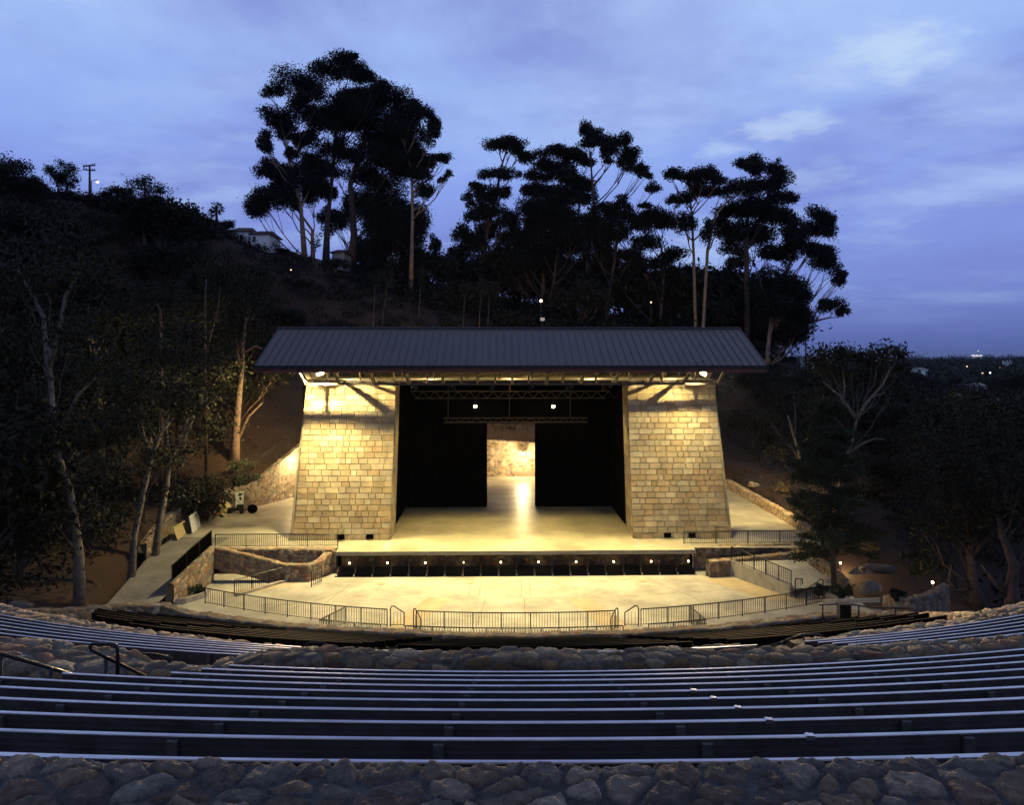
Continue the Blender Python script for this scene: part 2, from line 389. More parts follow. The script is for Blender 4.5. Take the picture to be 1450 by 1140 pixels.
def hoop(x, y, z, dx, dy, label, h=1.2, L=.8, group='hooped black handrails at the gaps of the pit railing', r=.035, h2=None):
    e = empty('handrail', (x, y, z), label, 'handrail', group)
    d = np.array((dx, dy, 0.)); d /= np.linalg.norm(d); o = np.array((x, y, z)); u = np.array((0,0,1.)); h2 = h2 or h-.35
    b = MB(); b.tube([o, o+u*(h-.15), o+u*h+d*.08, o+u*h+d*.22, o+u*(h-.1)+d*.35, o+u*h2+d*(L-.08), o+u*(h2-.05)+d*L, o+d*L], r, 6); b.build('rail', M['black'], e)
    b = MB()
    for k in range(1, 4): b.bar(o+d*L*k/4+u*.1, o+d*L*k/4+u*(h2+.0), .022)
    b.bar(o+u*.1, o+d*L+u*.1, .03); b.build('picket_infill', M['black'], e)
    return e
railing(pitarc(-19.7, -7.35), 'long curved black picket railing along the left side of the pit')
railing(pitarc(-5.6, 6.05), 'black picket railing across the middle of the pit front')
railing(pitarc(7.6, 20.2), 'long curved black picket railing along the right side of the pit')
hoop(-7.15, arcY(-7.15,45.1), P, 1, .05, 'hooped black handrail just left of the gap left of the middle railing')
hoop(-5.75, arcY(-5.7,45.1)-.1, P, .7, -.9, 'hooped black handrail on the left end of the middle railing')
hoop(6.2, arcY(6.1,45.1)-.1, P, -.7, -.9, 'hooped black handrail on the right end of the middle railing')
hoop(7.45, arcY(7.4,45.1), P, -1, .05, 'hooped black handrail at the gap right of the middle railing')
railing(arc(42.6, -5.9, 6.15, P, .6), 'low outer railing across the middle, just above the rubble wall')
railing([(-9.9,arcY(-9.9,45.1)-.1,P),(-10.9,43.9,P)]+arc(42.6, -10.9, -7.3, P, .6), 'low outer railing with a diagonal return, left of the middle one')
railing([(10.6,arcY(10.6,45.1)-.1,P)]+arc(42.6, 11.0, 7.6, P, .6), 'low outer railing with a diagonal return, right of the middle one')
# hand rails among the seats
def bentrail(pts, label, r=.028, posts=(), zg=None):
    e = empty('handrail', tuple(pts[0]), label, 'handrail', 'bent black handrails on the seating stairs')
    b = MB(); b.tube(pts, r, 8); b.build('rail', M['black'], e, True)
    for (x, y, z, h) in posts:
        b = MB(); b.tube([(x, y, z-h), (x, y, z)], r, 8); b.build('post', M['black'], e, True)
    return e
Yh = 10.9
bentrail([at(206,958,12.6), at(164,938,Yh+.2), at(140,926,Yh), at(130,921,Yh), at(127.5,916,Yh), at(131,912.5,Yh), at(140,911.5,Yh), at(158,912,Yh-.3), at(164,914,Yh-.4), at(166.5,919,Yh-.4), at(166.5,972,Yh-.4)],
         'thick bent black handrail with a looped end beside the short thick wall', .026, [(*at(150,930,Yh+.1), .9)])
bentrail([at(-40,910,9.9), at(0,926,9.9), at(70,946,10.2), at(134,966,10.6)], 'plain sloping black handrail at the left edge of the picture', .024, [(*at(1,926,9.9), .75), (*at(72,946,10.2), .8)])
Yh = 15.5
bentrail([at(184,942,Yh), at(184,928,Yh), at(187,925,Yh), at(226,927,Yh-.3), at(231,929,Yh-.3), at(243,932,Yh-.6), at(243,950,Yh-.6)], 'small black stair handrail among the lower left aluminium benches', .022, [(*at(228,928,Yh-.3), .8)])
Yh = 20.6
bentrail([at(434,926,Yh), at(434,913,Yh), at(437,910.5,Yh), at(457,910.5,Yh), at(490,926,Yh+1.2)], 'small black stair handrail behind the left part of the curved parapet', .03, [(*at(458,911,Yh), .9)])
Yh = 21
bentrail([at(1090,916,Yh), at(1135,899,Yh+.4), at(1160,899,Yh+.5), at(1163,901,Yh+.5), at(1163,917,Yh+.5)], 'small black stair handrail left of the lower right aluminium benches', .03, [(*at(1138,900,Yh+.4), .9), (*at(1107,909,Yh+.1), .7)])
Yh = 39
bentrail([at(1160,857,Yh), at(1190,855.5,Yh), at(1200,855,Yh), at(1235,861,Yh-1), at(1290,862,Yh-2)], 'long low black handrail beside the path right of the dark benches', .04, [(*at(1165,857,Yh), 1), (*at(1190,855,Yh), 1), (*at(1216,857,Yh-.5), 1), (*at(1268,862,Yh-1.6), 1)])
b = MB(); x, y, z = at(1195,868,38.6); b.box(x-.28, x+.28, y-.2, y+.2, z-.3, z+.42); b.box(x-.31, x+.31, y-.23, y+.23, z+.42, z+.47)
T(b.build('utility_box', M['black']), 'small dark utility box at the path railing right of the benches', 'utility box')

# ------------------------------------------------------------------ pit, stage and lots (setting)
def sheet(name, pts, z, m, rt=False):
    return tag(poly(name, [(x, y, z) for x, y in pts], M[m], rt=rt), kind='structure')
sheet('pit_floor', [(-24,41),(22.5,41),(22.5,58.6),(-21.6,58.6),(-21.6,49.5),(-24,46)], P, 'pit')
for (a, b_, c, d) in ((-7.5,-5.9,-5.6,-3.9), (5.5,7.3,3.6,5.1)):
    tag(poly('tan_strip', [(a,44.9,P+.004),(b_,44.9,P+.004),(d,51,P+.004),(c,51,P+.004)], M['pitb']), kind='structure')
tag(poly('tan_strip', [(-19.2,51.8,P+.004),(-17.8,51.8,P+.004),(-14,55,P+.004),(-16.1,55.4,P+.004)], M['pitb']), kind='structure')
tag(poly('tan_strip', [(13.4,55.6,P+.004),(15.6,55.6,P+.004),(20,50.6,P+.004),(16.4,50.6,P+.004)], M['pitb']), kind='structure')
jl = MB()
for (a, b_) in (((-2.2,44.5),(-1.7,51)),((.75,44.5),(.8,51)),((-5.6,51),(5.1,51)),((-6,51.02),(-16,49.5)),((5.6,51.02),(17,53.2)),((-2.9,51.3),(-2.8,55.6)),((-2.2,51.3),(-2.15,55.6)),((.6,51.3),(.7,55.6)),((1.2,51.3),(1.25,55.6)),((9.5,55.6),(13,49)),((-9.5,55.6),(-14,48.5)),((4.5,51.3),(8.8,55.9)),((-11,55.6),(-12,50)),((11.5,51.8),(16,47.8))):
    d = np.array(b_)-np.array(a); n = np.array((-d[1], d[0]))/np.linalg.norm(d)*.02
    q = [(*(np.array(a)+n), P+.006), (*(np.array(a)-n), P+.006), (*(np.array(b_)-n), P+.006), (*(np.array(b_)+n), P+.006)]
    jl.add(q, [(0,1,2,3)])
tag(jl.build('floor_joint', M['path']), kind='structure')
for k, (px, py) in enumerate(((666,825.5),(787,825),(911,823),(540,827))):
    x, y, z = atz(px, py, P); b = MB(); b.tube([(x, y, P+.005), (x, y, P+.03)], .28, 12)
    T(b.build('floor_drain', M['pitb']), f'round tan floor drain in the pit, {ordw([1,2,3,0][k])} from the left', 'drain', 'round drains in the pit floor')
LOT = [(-22,57.3),(24,57.3),(24,87),(14,90),(0,90.4),(-10,89.6),(-17,85),(-21,79.5),(-24,72),(-26.6,68),(-26,60.5),(-22,60.5)]
sheet('lot_pavement', LOT, S-.012, 'lot')
v = [(-26.3,60.8,S-.016),(-21.85,60.8,S-.016),(-21.9,57,S-.1),(-21.95,50,P+.75),(-21.9,46.5,P+.5),(-24.5,45.5,P+.5),(-25.6,52,P+.85),(-26.2,57,S-.1)]
tag(poly('driveway', v, M['path']), kind='structure')

# ------------------------------------------------------------------ stage house
SH = empty('stage_house', (0, 60, S), 'open air stage house with a grey metal roof and two sloping stone pillars', 'stage building')
def pillar(sgn):
    m = MB(); r = random.Random(5 if sgn < 0 else 9)
    zb, zt, nc = S, -2.30, 27
    ch = (zt-zb)/nc
    pal = [(.44,.34,.19),(.50,.41,.25),(.38,.28,.15),(.47,.39,.26),(.36,.25,.13),(.54,.46,.30),(.42,.35,.23),(.45,.32,.17)]
    def xin(f): return 9.35-.35*f
    def xout(f): return 16.75-.85*f+.9*max(0, .16-f)**2*14
    def yf(f): return 59.75+.75*f
    for c in range(nc):
        f0, f1 = c/nc, (c+1)/nc; z0, z1_ = zb+c*ch, zb+(c+1)*ch; g = .004
        xi, xo = xin((f0+f1)/2), xout((f0+f1)/2)
        x = xi
        while x < xo-.05:
            w = r.uniform(.42, 1.05)
            if xo-(x+w) < .4: w = xo-x
            pr = r.uniform(0, .03); cc = np.array(r.choice(pal))*.75+np.array((.47,.37,.20))*.25; cc = cc*r.uniform(.80, 1.08)
            y0, y1 = yf(f0)-pr, yf(f1)-pr
            xa, xb = sgn*(x+g), sgn*(x+w-g); ea, eb = sgn*(x+g+.02), sgn*(x+w-g-.02)
            vv = [(xa,y0+.06,z0+g),(xb,y0+.06,z0+g),(xb,y1+.06,z1_-g),(xa,y1+.06,z1_-g),(ea,y0,z0+g+.02),(eb,y0,z0+g+.02),(eb,y1,z1_-g-.02),(ea,y1,z1_-g-.02)]
            m.add(vv, [(4,5,6,7),(0,1,5,4),(1,2,6,5),(2,3,7,6),(3,0,4,7)] if sgn > 0 else [(7,6,5,4),(4,5,1,0),(5,6,2,1),(6,7,3,2),(7,4,0,3)], tuple(cc))
            x += w
        for inner in (True, False):          # side faces
            y = yf((f0+f1)/2)+.0
            while y < 62.6:
                w = min(r.uniform(.5, 1.), 62.7-y); xs = xin if inner else xout; d = -.03 if inner else .03
                cc = tuple(np.array(r.choice(pal))*r.uniform(.82, 1.1))
                m.add([(sgn*(xs(f0)+d), y+g, z0+g), (sgn*(xs(f0)+d), y+w-g, z0+g), (sgn*(xs(f1)+d), y+w-g, z1_-g), (sgn*(xs(f1)+d), y+g, z1_-g)], [(0,1,2,3),(3,2,1,0)][:1], cc)
                y += w
    core = (.38,.31,.20)
    a, b_ = .0, .0
    vv = [(sgn*xin(0),yf(0)+.07,zb),(sgn*xout(0),yf(0)+.07,zb),(sgn*xout(0),62.7,zb),(sgn*xin(0),62.7,zb),(sgn*xin(1),yf(1)+.07,zt),(sgn*xout(1),yf(1)+.07,zt),(sgn*xout(1),62.7,zt),(sgn*xin(1),62.7,zt)]
    m.add(vv, [(0,1,5,4),(1,2,6,5),(2,3,7,6),(3,0,4,7),(4,5,6,7)], core)
    o = m.build('pillar', M['ashlar'], SH, rt=True)
    for k, xx in enumerate((10.9, 13.1) if sgn < 0 else (12.0, 13.9)):
        vb = MB(); vb.box(sgn*xx-.27, sgn*xx+.27, 59.60, 59.75, S+.12, S+.45); q = vb.build('vent_opening', M['drape'], o, rt=True)
    return o
pillar(-1); pillar(1)
# roof
EX, EY, EZ, RY, RZ, BY = 19.0, 57.5, -.94, 64.0, 2.04, 74.5
sl = (RZ-EZ)/(RY-EY); BZ = RZ-sl*(BY-RY)
m = MB()
m.add([(-EX,EY,EZ),(EX,EY,EZ),(EX,RY,RZ),(-EX,RY,RZ),(EX,BY,BZ),(-EX,BY,BZ)]+[(x,y,z-.12) for x,y,z in [(-EX,EY,EZ),(EX,EY,EZ),(EX,RY,RZ),(-EX,RY,RZ),(EX,BY,BZ),(-EX,BY,BZ)]],
      [(0,1,2,3),(3,2,4,5),(9,8,7,6),(11,10,8,9),(0,6,7,1),(1,7,8,2),(2,8,10,4),(4,10,11,5),(5,11,9,3),(3,9,6,0)])
n_ = 66
for k in range(n_+1):
    x = -EX+.03+(2*EX-.06)*k/n_
    m.bar((x,EY-.01,EZ+.03), (x,RY,RZ+.03), .05, .07); m.bar((x,RY,RZ+.03), (x,BY,BZ+.03), .05, .07)
m.bar((-EX,RY,RZ+.06), (EX,RY,RZ+.06), .35, .08)
roof = m.build('roof', M['roof'], SH, rt=True)
g = MB(); g.box(-EX-.05, EX+.05, EY-.16, EY-.002, EZ-.2, EZ+.03); g.build('gutter', M['black'], roof, rt=True)
fa = MB(); fa.box(-EX, EX, EY+.02, EY+.12, EZ-.50, EZ-.13); fa.box(-EX, EX, BY-.12, BY-.02, BZ-.5, BZ-.13)
for sx in (-1, 1):
    fa.add([(sx*EX,EY+.12,EZ-.125),(sx*EX,RY,RZ-.125),(sx*EX,RY,RZ-.5),(sx*EX,EY+.12,EZ-.5),(sx*(EX-.1),EY+.12,EZ-.125),(sx*(EX-.1),RY,RZ-.125),(sx*(EX-.1),RY,RZ-.5),(sx*(EX-.1),EY+.12,EZ-.5)], [(0,1,2,3),(7,6,5,4),(0,3,7,4),(3,2,6,7),(1,0,4,5),(2,1,5,6)])
fa.build('fascia', M['fascia'], roof, rt=True)
so = MB(); so.add([(-EX+.02,EY+.13,EZ-.19),(EX-.02,EY+.13,EZ-.19),(EX-.02,RY,RZ-.14),(-EX+.02,RY,RZ-.14),(EX-.02,BY-.13,BZ-.19),(-EX+.02,BY-.13,BZ-.19)], [(3,2,1,0),(5,4,2,3)]); so.build('soffit', M['deck'], roof, rt=True)
# soffit rafters + eave lattice
tn = MB()
for k in range(30):
    x = -18.4+36.8*k/29
    tn.bar((x,EY+.15,EZ-.30), (x,RY,RZ-.28), .1, .2); tn.bar((x,RY,RZ-.28), (x,BY-.2,BZ-.3), .1, .2)
tn.build('rafters', M['deck'], SH, rt=True)
ch = MB(); ch.box(-16.2, 16.2, 58.58, 58.70, -2.42, -2.25); ch.box(-16.2, 16.2, 60.3, 60.45, -2.24, -2.1); ch.build('eave_beam', M['beam'], SH, rt=True)
for k in range(-6, 7):
    x = 2.6*k; b = MB(); b.bar((x, 58.64, -2.3), (x*1.012, 57.7, -1.42), .2)
    b.build('eave_strut', M['beam'], SH, rt=True)
    for dx, wd in ((0, .16), (1.3, .13)):
        if k == 6 and dx: continue
        b = MB(); b.bar((x+dx, 58.66, -2.33), (x+dx, 60.35, -2.2), wd); b.build('lookout_bar', M['beam'], SH, rt=True)
for k in range(-12, 13):
    if k % 2: 
        x = 1.3*k; b = MB(); b.bar((x, 60.4, -2.1), (x, 59.2, -.75), .1); b.build('truss_web', M['beam'], SH, rt=True); b = MB(); b.bar((x+.35, 62.4, -2.1), (x+.35, 63.4, .9), .1); b.build('truss_web', M['beam'], SH, rt=True)
dk = MB()
for k in range(12):
    x0 = -16.2+2.7*k; dk.box(x0+.02, x0+2.68, 60.5, 72.8, -2.2, -2.1)
    dk.box(x0+1.3, x0+1.36, 60.5, 72.8, -2.1, -2.07)
dk.build('gridiron_deck', M['deck'], SH, rt=True)
# stage box: side walls, back wall with the door, cross beams
bw = MB()
bw.box(-17, -2.05, 73.0, 73.3, S, -2.25); bw.box(2.45, 17, 73.0, 73.3, S, -2.25); bw.box(-2.05, 2.45, 73.0, 73.3, -6.6, -2.25)
for s_ in (-1, 1): bw.box(s_*16.6-.15, s_*16.6+.15, 62.8, 73.0, S, -2.25)
bw.build('back_wall', M['drape'], SH, rt=True)
tb = MB()
for (y, z, x0, x1, t) in ((67,-3.3,-8.6,8.6,.09),(67,-3.9,-8.2,8.2,.07),(71.2,-6.35,-6,7.2,.1),(71.2,-5.95,-6,7.2,.08)):
    tb.bar((x0,y,z), (x1,y,z), t)
for k in range(18):
    x = -8.5+k; tb.bar((x,67,-3.3), (x+.5,67,-3.9), .05); tb.bar((x+.5,67,-3.9), (x+1,67,-3.3), .05)
for k in range(13):
    x = -6+k; tb.bar((x,71.2,-5.95), (x+.5,71.2,-6.35), .05); tb.bar((x+.5,71.2,-6.35), (x+1,71.2,-5.95), .05)
for x in (-8,0,8): tb.bar((x,67,-3.3), (x,67,-2.6), .06); tb.bar((x*.7,71.2,-5.95), (x*.7,71.2,-2.6), .06)
tb.build('lighting_truss', M['trussm'], SH, rt=True)
for s_, nm in ((-1,'left'), (1,'right')):   # drapes hang on the building
    pts = []; n = 60
    x0, x1 = (-12.5, -2.1) if s_ < 0 else (2.5, 12.8)
    path = [(x0+(x1-x0)*i/n, 72.35+.09*math.sin(i*1.9)+.04*math.sin(i*5.1), -6.45) for i in range(n+1)]
    b = MB(); b.sweep(path, [(0,0),(.03,0),(.03,S+6.47),(0,S+6.47)])
    T(b.build('stage_curtain', M['drape'], rt=True), f'black stage curtain hanging {"left" if s_<0 else "right"} of the lit doorway', 'curtain', 'black curtains across the back of the stage')
    path = [(s_*9.3+.12*math.sin(i*1.7)+s_*.35, 62.75+i*.24, -3.2) for i in range(41)]
    b = MB(); b.sweep(path, [(0,0),(.03,0),(.03,S+3.22),(0,S+3.22)])
    T(b.build('stage_curtain', M['drape'], rt=True), f'black side curtain hanging behind the {nm} stone pillar', 'curtain', 'black curtains at the stage sides')
# stage platform
ST = empty('stage_platform', (0, 57, P), 'raised concrete stage floor with an overhanging front lip between the pillars', 'stage')
b = MB(); b.box(-12.8, 13.3, 56.3, 73.0, S-.28, S+.012); b.build('stage_floor', M['stage'], ST, rt=True)
b = MB(); b.box(-12.8, 13.3, 56.24, 56.3, S-.16, S-.0); b.build('front_lip', M['curb'], ST, rt=True)
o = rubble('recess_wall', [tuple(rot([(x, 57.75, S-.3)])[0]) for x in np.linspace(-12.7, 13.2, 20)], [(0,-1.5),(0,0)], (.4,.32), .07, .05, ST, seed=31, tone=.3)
for k in range(21):
    x = -12.75+26*k/20; b = MB(); b.bar((x,56.45,S-.28), (x,56.3,P+.02), .07); b.build('support_post', M['black'], ST, rt=True)
    b = MB(); b.box(x-.04, x+.04, 55.98, 56.22, P+.006, P+.12); b.build('floor_clip', M['white'], ST, rt=True)
b = MB()
for k in range(20):
    x = -12.75+26*k/20; b.add([(x+.06,56.02,P+.04),(x+1.24,56.02,P+.04),(x+1.24,56.95,P+.5),(x+.06,56.95,P+.5),(x+.06,56.02,P+.01),(x+1.24,56.02,P+.01),(x+1.24,57.0,P+.46),(x+.06,57.0,P+.46)], [(0,1,2,3),(7,6,5,4),(0,4,5,1),(2,6,7,3),(1,5,6,2),(3,7,4,0)])
b.build('kick_panel', M['black'], ST, rt=True)
for sx in (-1, 1):
    b = MB(); xx = sx*9.3; b.add([(xx-.2,59.2,S+.016),(xx+.2,59.2,S+.016),(xx+.2-sx*-.0,56.5,S+.016),(xx-.2,56.5,S+.016)], [(0,1,2,3)]); b.build('floor_stripe', M['pit'], ST, rt=True)
for k in range(10):
    px = 495+53.3*k; x = (px-CX)/F*57.55; c = rot([(x,57.45,-15.48)])[0]
    e = empty('footlight', tuple(c), f'tiny round footlight under the stage lip, {ordw(k)} from the left', 'footlight', 'footlights in a row under the stage lip')
    b = MB(); b.ball(c, .065, 10, 6); b.build('bulb', M['bulbs'], e, True)
    b = MB(); b.box(c[0]-.07, c[0]+.07, c[1]+.09, c[1]+.25, c[2]-.07, c[2]+.07); b.build('bracket', M['black'], e)
    light('POINT', (c[0], c[1]-.12, c[2]), 5, size=.05, parent=e)

# ------------------------------------------------------------------ lamps of the stage
def flood(px, py, Y, label, power, r=.2, group='floodlights under the roof edge', tgt=None, up=None, ang=150):
    p = at(px, py, Y)
    e = empty('floodlight', p, label, 'floodlight', group)
    b = MB(); b.ball(p, r, 12, 8); b.build('bulb', M['bulb'], e, True)
    b = MB(); q = np.array(p); 
    b.tube([q+(0,0,r*.6), q+(0,0,r*1.5), q+(0,0,r*2.2)], [r*1.5, r*.9, r*.4], 10); b.bar(q+(0,0,r*2), q+(0,0,r*2+(up or .5)), .05); b.build('housing', M['black'], e)
    return e, p
for px, nm in ((455,'left'), (995,'right')):
    e, p = flood(px, 527.5, 58.1 if px < 700 else 58.4, f'glaring floodlight under the eave in front of the {nm} pillar', 0, .2)
    light('POINT', (p[0], p[1]-.24, p[2]-.02), 13000, (1,.82,.38), .08, e)
    light('SPOT', (p[0], p[1]-.3, p[2]-.1), 10000, (1,.80,.36), .08, e, (p[0]*1.0, 59.8, -10.0), 85, 1.)
for px, nm in ((673,'left'), (783.5,'right')):
    e, p = flood(px, 575.5, 71.4, f'bright work light in the dark upper stage above the door, {nm} of the pair', 0, .15, 'work lights at the back of the stage')
    light('POINT', (p[0], p[1]-.05, p[2]-.3), 60, (1,.75,.4), .1, e)
for sx in (-1, 1):  # flood cans added to throw warm light on seats and wall tops
    p = rot([(sx*14.4, 57.85, -1.55)])[0]; e = empty('floodlight', tuple(p), f'added flood can beside the glaring eave lamp, {"left" if sx < 0 else "right"} of the pair, facing the seats', 'floodlight', 'added flood cans facing the seats')
    b = MB(); q = np.array(p); b.tube([q+(0,.22,.12), q+(0,-.1,-.05)], [.1,.16], 10, cap=False); b.bar(q+(0,.2,.1), q+(0,.25,.7), .05); b.build('can', M['black'], e); b = MB(); b.tube([q, q+(0,-.02,-.01)], .12, 10); b.build('lens', M['bulbs'], e)
    light('SPOT', (p[0], p[1]-.13, p[2]-.08), 95000, (1,.70,.36), .12, e, (sx*13.5, 23.5, -9.5), 44, 1.)
# row of unseen lamp cans added along the eave beam to light the pit
for k in range(6):
    x = -7.5+3*k; p = rot([(x, 58.9, -2.55)])[0]
    e = empty('added_downlight', tuple(p), f'dark lamp can added under the eave beam, {ordw(k)} from the left', 'added_downlight', 'added lamp cans along the eave beam')
    b = MB(); q = np.array(p); b.tube([q+(0,0,.28), q+(0,.05,-.1)], [.1,.16], 10, cap=False); b.build('can', M['black'], e)
    b = MB(); b.tube([q+(0,.03,.0), q+(0,.03,.02)], .12, 10); b.build('lens', M['bulbs'], e)
    light('SPOT', (p[0], p[1], p[2]-.12), 7200, (1,.765,.32), .15, e, (p[0]*1.5, 51.5, P), 95, .7)
    p2 = rot([(x*1.03, 63.5, -3.0)])[0]  # second unseen row, added to light the stage floor
    e = empty('added_downlight', tuple(p2), f'dark lamp can added above the stage floor, {ordw(k)} from the left', 'added_downlight', 'added lamp cans above the stage floor')
    b = MB(); q = np.array(p2); b.tube([q+(0,0,.28), q+(0,0,-.1)], [.1,.16], 10, cap=False); b.build('can', M['black'], e)
    b = MB(); b.tube([q, q+(0,0,.02)], .12, 10); b.build('lens', M['bulbs'], e)
    light('SPOT', (p2[0], p2[1], p2[2]-.12), 2250, (1,.75,.25), .15, e, (p2[0]*.9, 62.0, S), 85, .8)

for k in range(5):  # unseen lamps added to brighten the deck behind the eave
    p = rot([(-13+6.5*k, 63.5, -1.45)])[0]; e = empty('added_deck_lamp', tuple(p), f'small lamp added above the gridiron deck, {ordw(k)} from the left', 'lamp', 'added lamps above the gridiron deck')
    b = MB(); b.ball(p, .07, 8, 6); b.build('bulb', M['bulbs'], e, True); b = MB(); b.bar(p+(0,0,.08), p+(0,0,1.6), .04); b.build('stem', M['black'], e)
    light('POINT', (p[0], p[1]-.16, p[2]-.05), 330, (1,.76,.34), .06, e)
for x, tx, ty, nm, pw in ((17.6, 21.5, 72, 'right', 26000), (-17.6, -22, 70, 'left', 4600)):  # unseen flood cans added to brighten the side lots
    p = rot([(x, 62.0, -1.5)])[0]; e = empty('floodlight', tuple(p), f'dark flood can added under the {nm} end of the roof', 'floodlight', 'added flood cans under the roof ends')
    b = MB(); q = np.array(p); b.tube([q+(0,0,.3), q+(0,0,-.1)], [.1,.17], 10, cap=False); b.bar(q+(0,0,.25), q+(0,0,1.2), .05); b.build('can', M['black'], e); b = MB(); b.tube([q, q+(0,0,.02)], .13, 10); b.build('lens', M['bulbs'], e)
    light('SPOT', (p[0], p[1], p[2]-.14), pw, (1,.76,.32), .12, e, (tx, ty, S), 76, .8)
for x, tx, nm in ((-4, -3, 'left'), (4.5, 4, 'right')):  # unseen flood cans added to light the retaining wall and hill behind
    p = rot([(x, 73.9, -4.3)])[0]; e = empty('floodlight', tuple(p), f'dark flood can added on the rear of the stage house, {nm} of the pair', 'floodlight', 'added flood cans on the rear wall')
    b = MB(); q = np.array(p); b.tube([q+(0,-.25,.1), q+(0,.12,-.06)], [.1,.17], 10, cap=False); b.bar(q+(0,-.2,.1), q+(0,-.58,.1), .06); b.build('can', M['black'], e); b = MB(); b.tube([q, q+(0,.02,-.01)], .13, 10); b.build('lens', M['bulbs'], e)
    light('SPOT', (p[0], p[1]+.15, p[2]-.08), 13000, (1,.70,.30), .12, e, (tx, 100, -6.2), 100, .8)
p = rot([(-17.3, 70, -2.9)])[0]; e = empty('floodlight', tuple(p), 'dark flood can added on the left side wall of the stage house', 'floodlight', 'added flood cans on the side walls')  # unseen flood can added to light the left wall and slope
b = MB(); q = np.array(p); b.tube([q+(.2,0,.1), q+(-.12,0,-.06)], [.1,.17], 10, cap=False); b.bar(q+(.2,0,.1), q+(.6,0,.1), .06); b.build('can', M['black'], e); b = MB(); b.tube([q, q+(-.02,0,-.01)], .13, 10); b.build('lens', M['bulbs'], e)
light('SPOT', (p[0]-.15, p[1], p[2]-.08), 9000, (1,.74,.32), .12, e, (-26, 79, -8.5), 92, .8)
# ------------------------------------------------------------------ walls and rails beside the stage
G2 = 'rubble walls beside the stage and pit'
rw = [(-27.4,60.5,-13.2),(-27.2,66,-12.6),(-26,69.5,-12.35),(-24.2,72,-12.3),(-22.8,75,-10.9),(-21,79.5,-8.95),(-17,85,-8.9),(-10,89.7,-9.6),(0,90.5,-10.3),(10,90.4,-10.9),(16,89.5,-11.6)]
T(rubble('retaining_wall', rw, [(.0,-6),(.0,-.06),(.06,0),(.5,0),(.55,-.06),(.55,-1)][:], (.42,.34), .085, .07, seed=41, tone=.95, grey=.3, mortar=(.34,.29,.2), rough=.2), 'tall pale rubble retaining wall curving behind the stage from left', 'retaining wall', G2)
T(rubble('stone_wall', [(-21.85,49.6,-14.75),(-21.5,52,-14.2),(-21.2,54.6,-13.65)][::-1], wallprof(.5, 2.6, 2.6), (.36,.3), .06, .06, seed=42, tone=1.1), 'stepped rubble wall carrying the black mesh railing left of the pit', 'stone wall', G2)
T(rubble('stone_wall', [(-21.0,54.9,-13.7),(-18.5,54.9,-14.25),(-16.1,54.9,-14.9),(-14.5,54.9,-14.95),(-13.9,55.6,-14.9),(-13.4,57,-14.5)], wallprof(.45, 1.5, 1.5), (.36,.3), .06, .06, seed=43, tone=1.), 'dark rubble wall with a sloping top at the left end of the pit', 'stone wall', G2)
T(rubble('stone_wall', [(-21.4,57.0,S+.02),(-17,57.05,S+.02),(-12.9,57.1,S-.05)], wallprof(.5, 1.9, .3), (.36,.3), .06, .06, seed=44, tone=1.), 'rubble wall under the railing left of the stage front', 'stone wall', G2)
T(rubble('stone_wall', [(13.4,57.9,S-.1),(17,58,S+.02),(22.8,58.2,S+.15)], wallprof(.5, 1.9, .3), (.36,.3), .06, .06, seed=45, tone=1.), 'rubble wall under the railing right of the stage front', 'stone wall', G2)
pa = [atz(1002,815,P),(14.6,56.9,0)]
T(rubble('stone_wall', [(14.1,55.9,-14.95),(17,56.6,-14.9),(21.2,57.2,-14.6),(22.2,55,-14.8),(22.4,52.3,-15.2)], wallprof(.5, 1.4, 1.4), (.36,.3), .06, .06, seed=46, tone=1.1), 'low rubble wall enclosing the ramp at the right end of the pit', 'stone wall', G2)
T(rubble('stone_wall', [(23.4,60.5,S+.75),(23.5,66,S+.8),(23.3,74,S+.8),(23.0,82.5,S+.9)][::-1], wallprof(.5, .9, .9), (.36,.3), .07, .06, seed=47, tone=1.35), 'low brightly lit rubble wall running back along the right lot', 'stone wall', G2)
railing([(-21.2,54.8,-13.62),(-21.5,52,-14.15),(-21.8,49.8,-14.7)], 'dark railing covered with black mesh on the wall left of the pit', 1.1, 1.5, panel=True)
railing([(-21.9,57.35,S),(-12.9,57.55,S)], 'straight black picket railing beside the left pillar', .95, 2.3, .14, group='straight railings beside the pillars')
railing([(12.9,58.3,S),(22.6,58.6,S)], 'straight black picket railing beside the right pillar', .95, 2.3, .14, group='straight railings beside the pillars')
railing([atz(332,843,P), atz(404,823,P)], 'sloping black ramp railing at the left end of the pit', 1.0, 1.3)
railing([atz(441,832,P), atz(455,824,P)], 'short black railing in front of the dark rubble wall left of the stage', 1.1, 1.2, .3)
b = MB(); b.bar(np.array(atz(333,845,P))+(0,0,.08), np.array(atz(405,824,P))+(0,0,.08), .3, .16); T(b.build('ramp_curb', M['curb']), 'low concrete curb under the left ramp railing', 'curb')
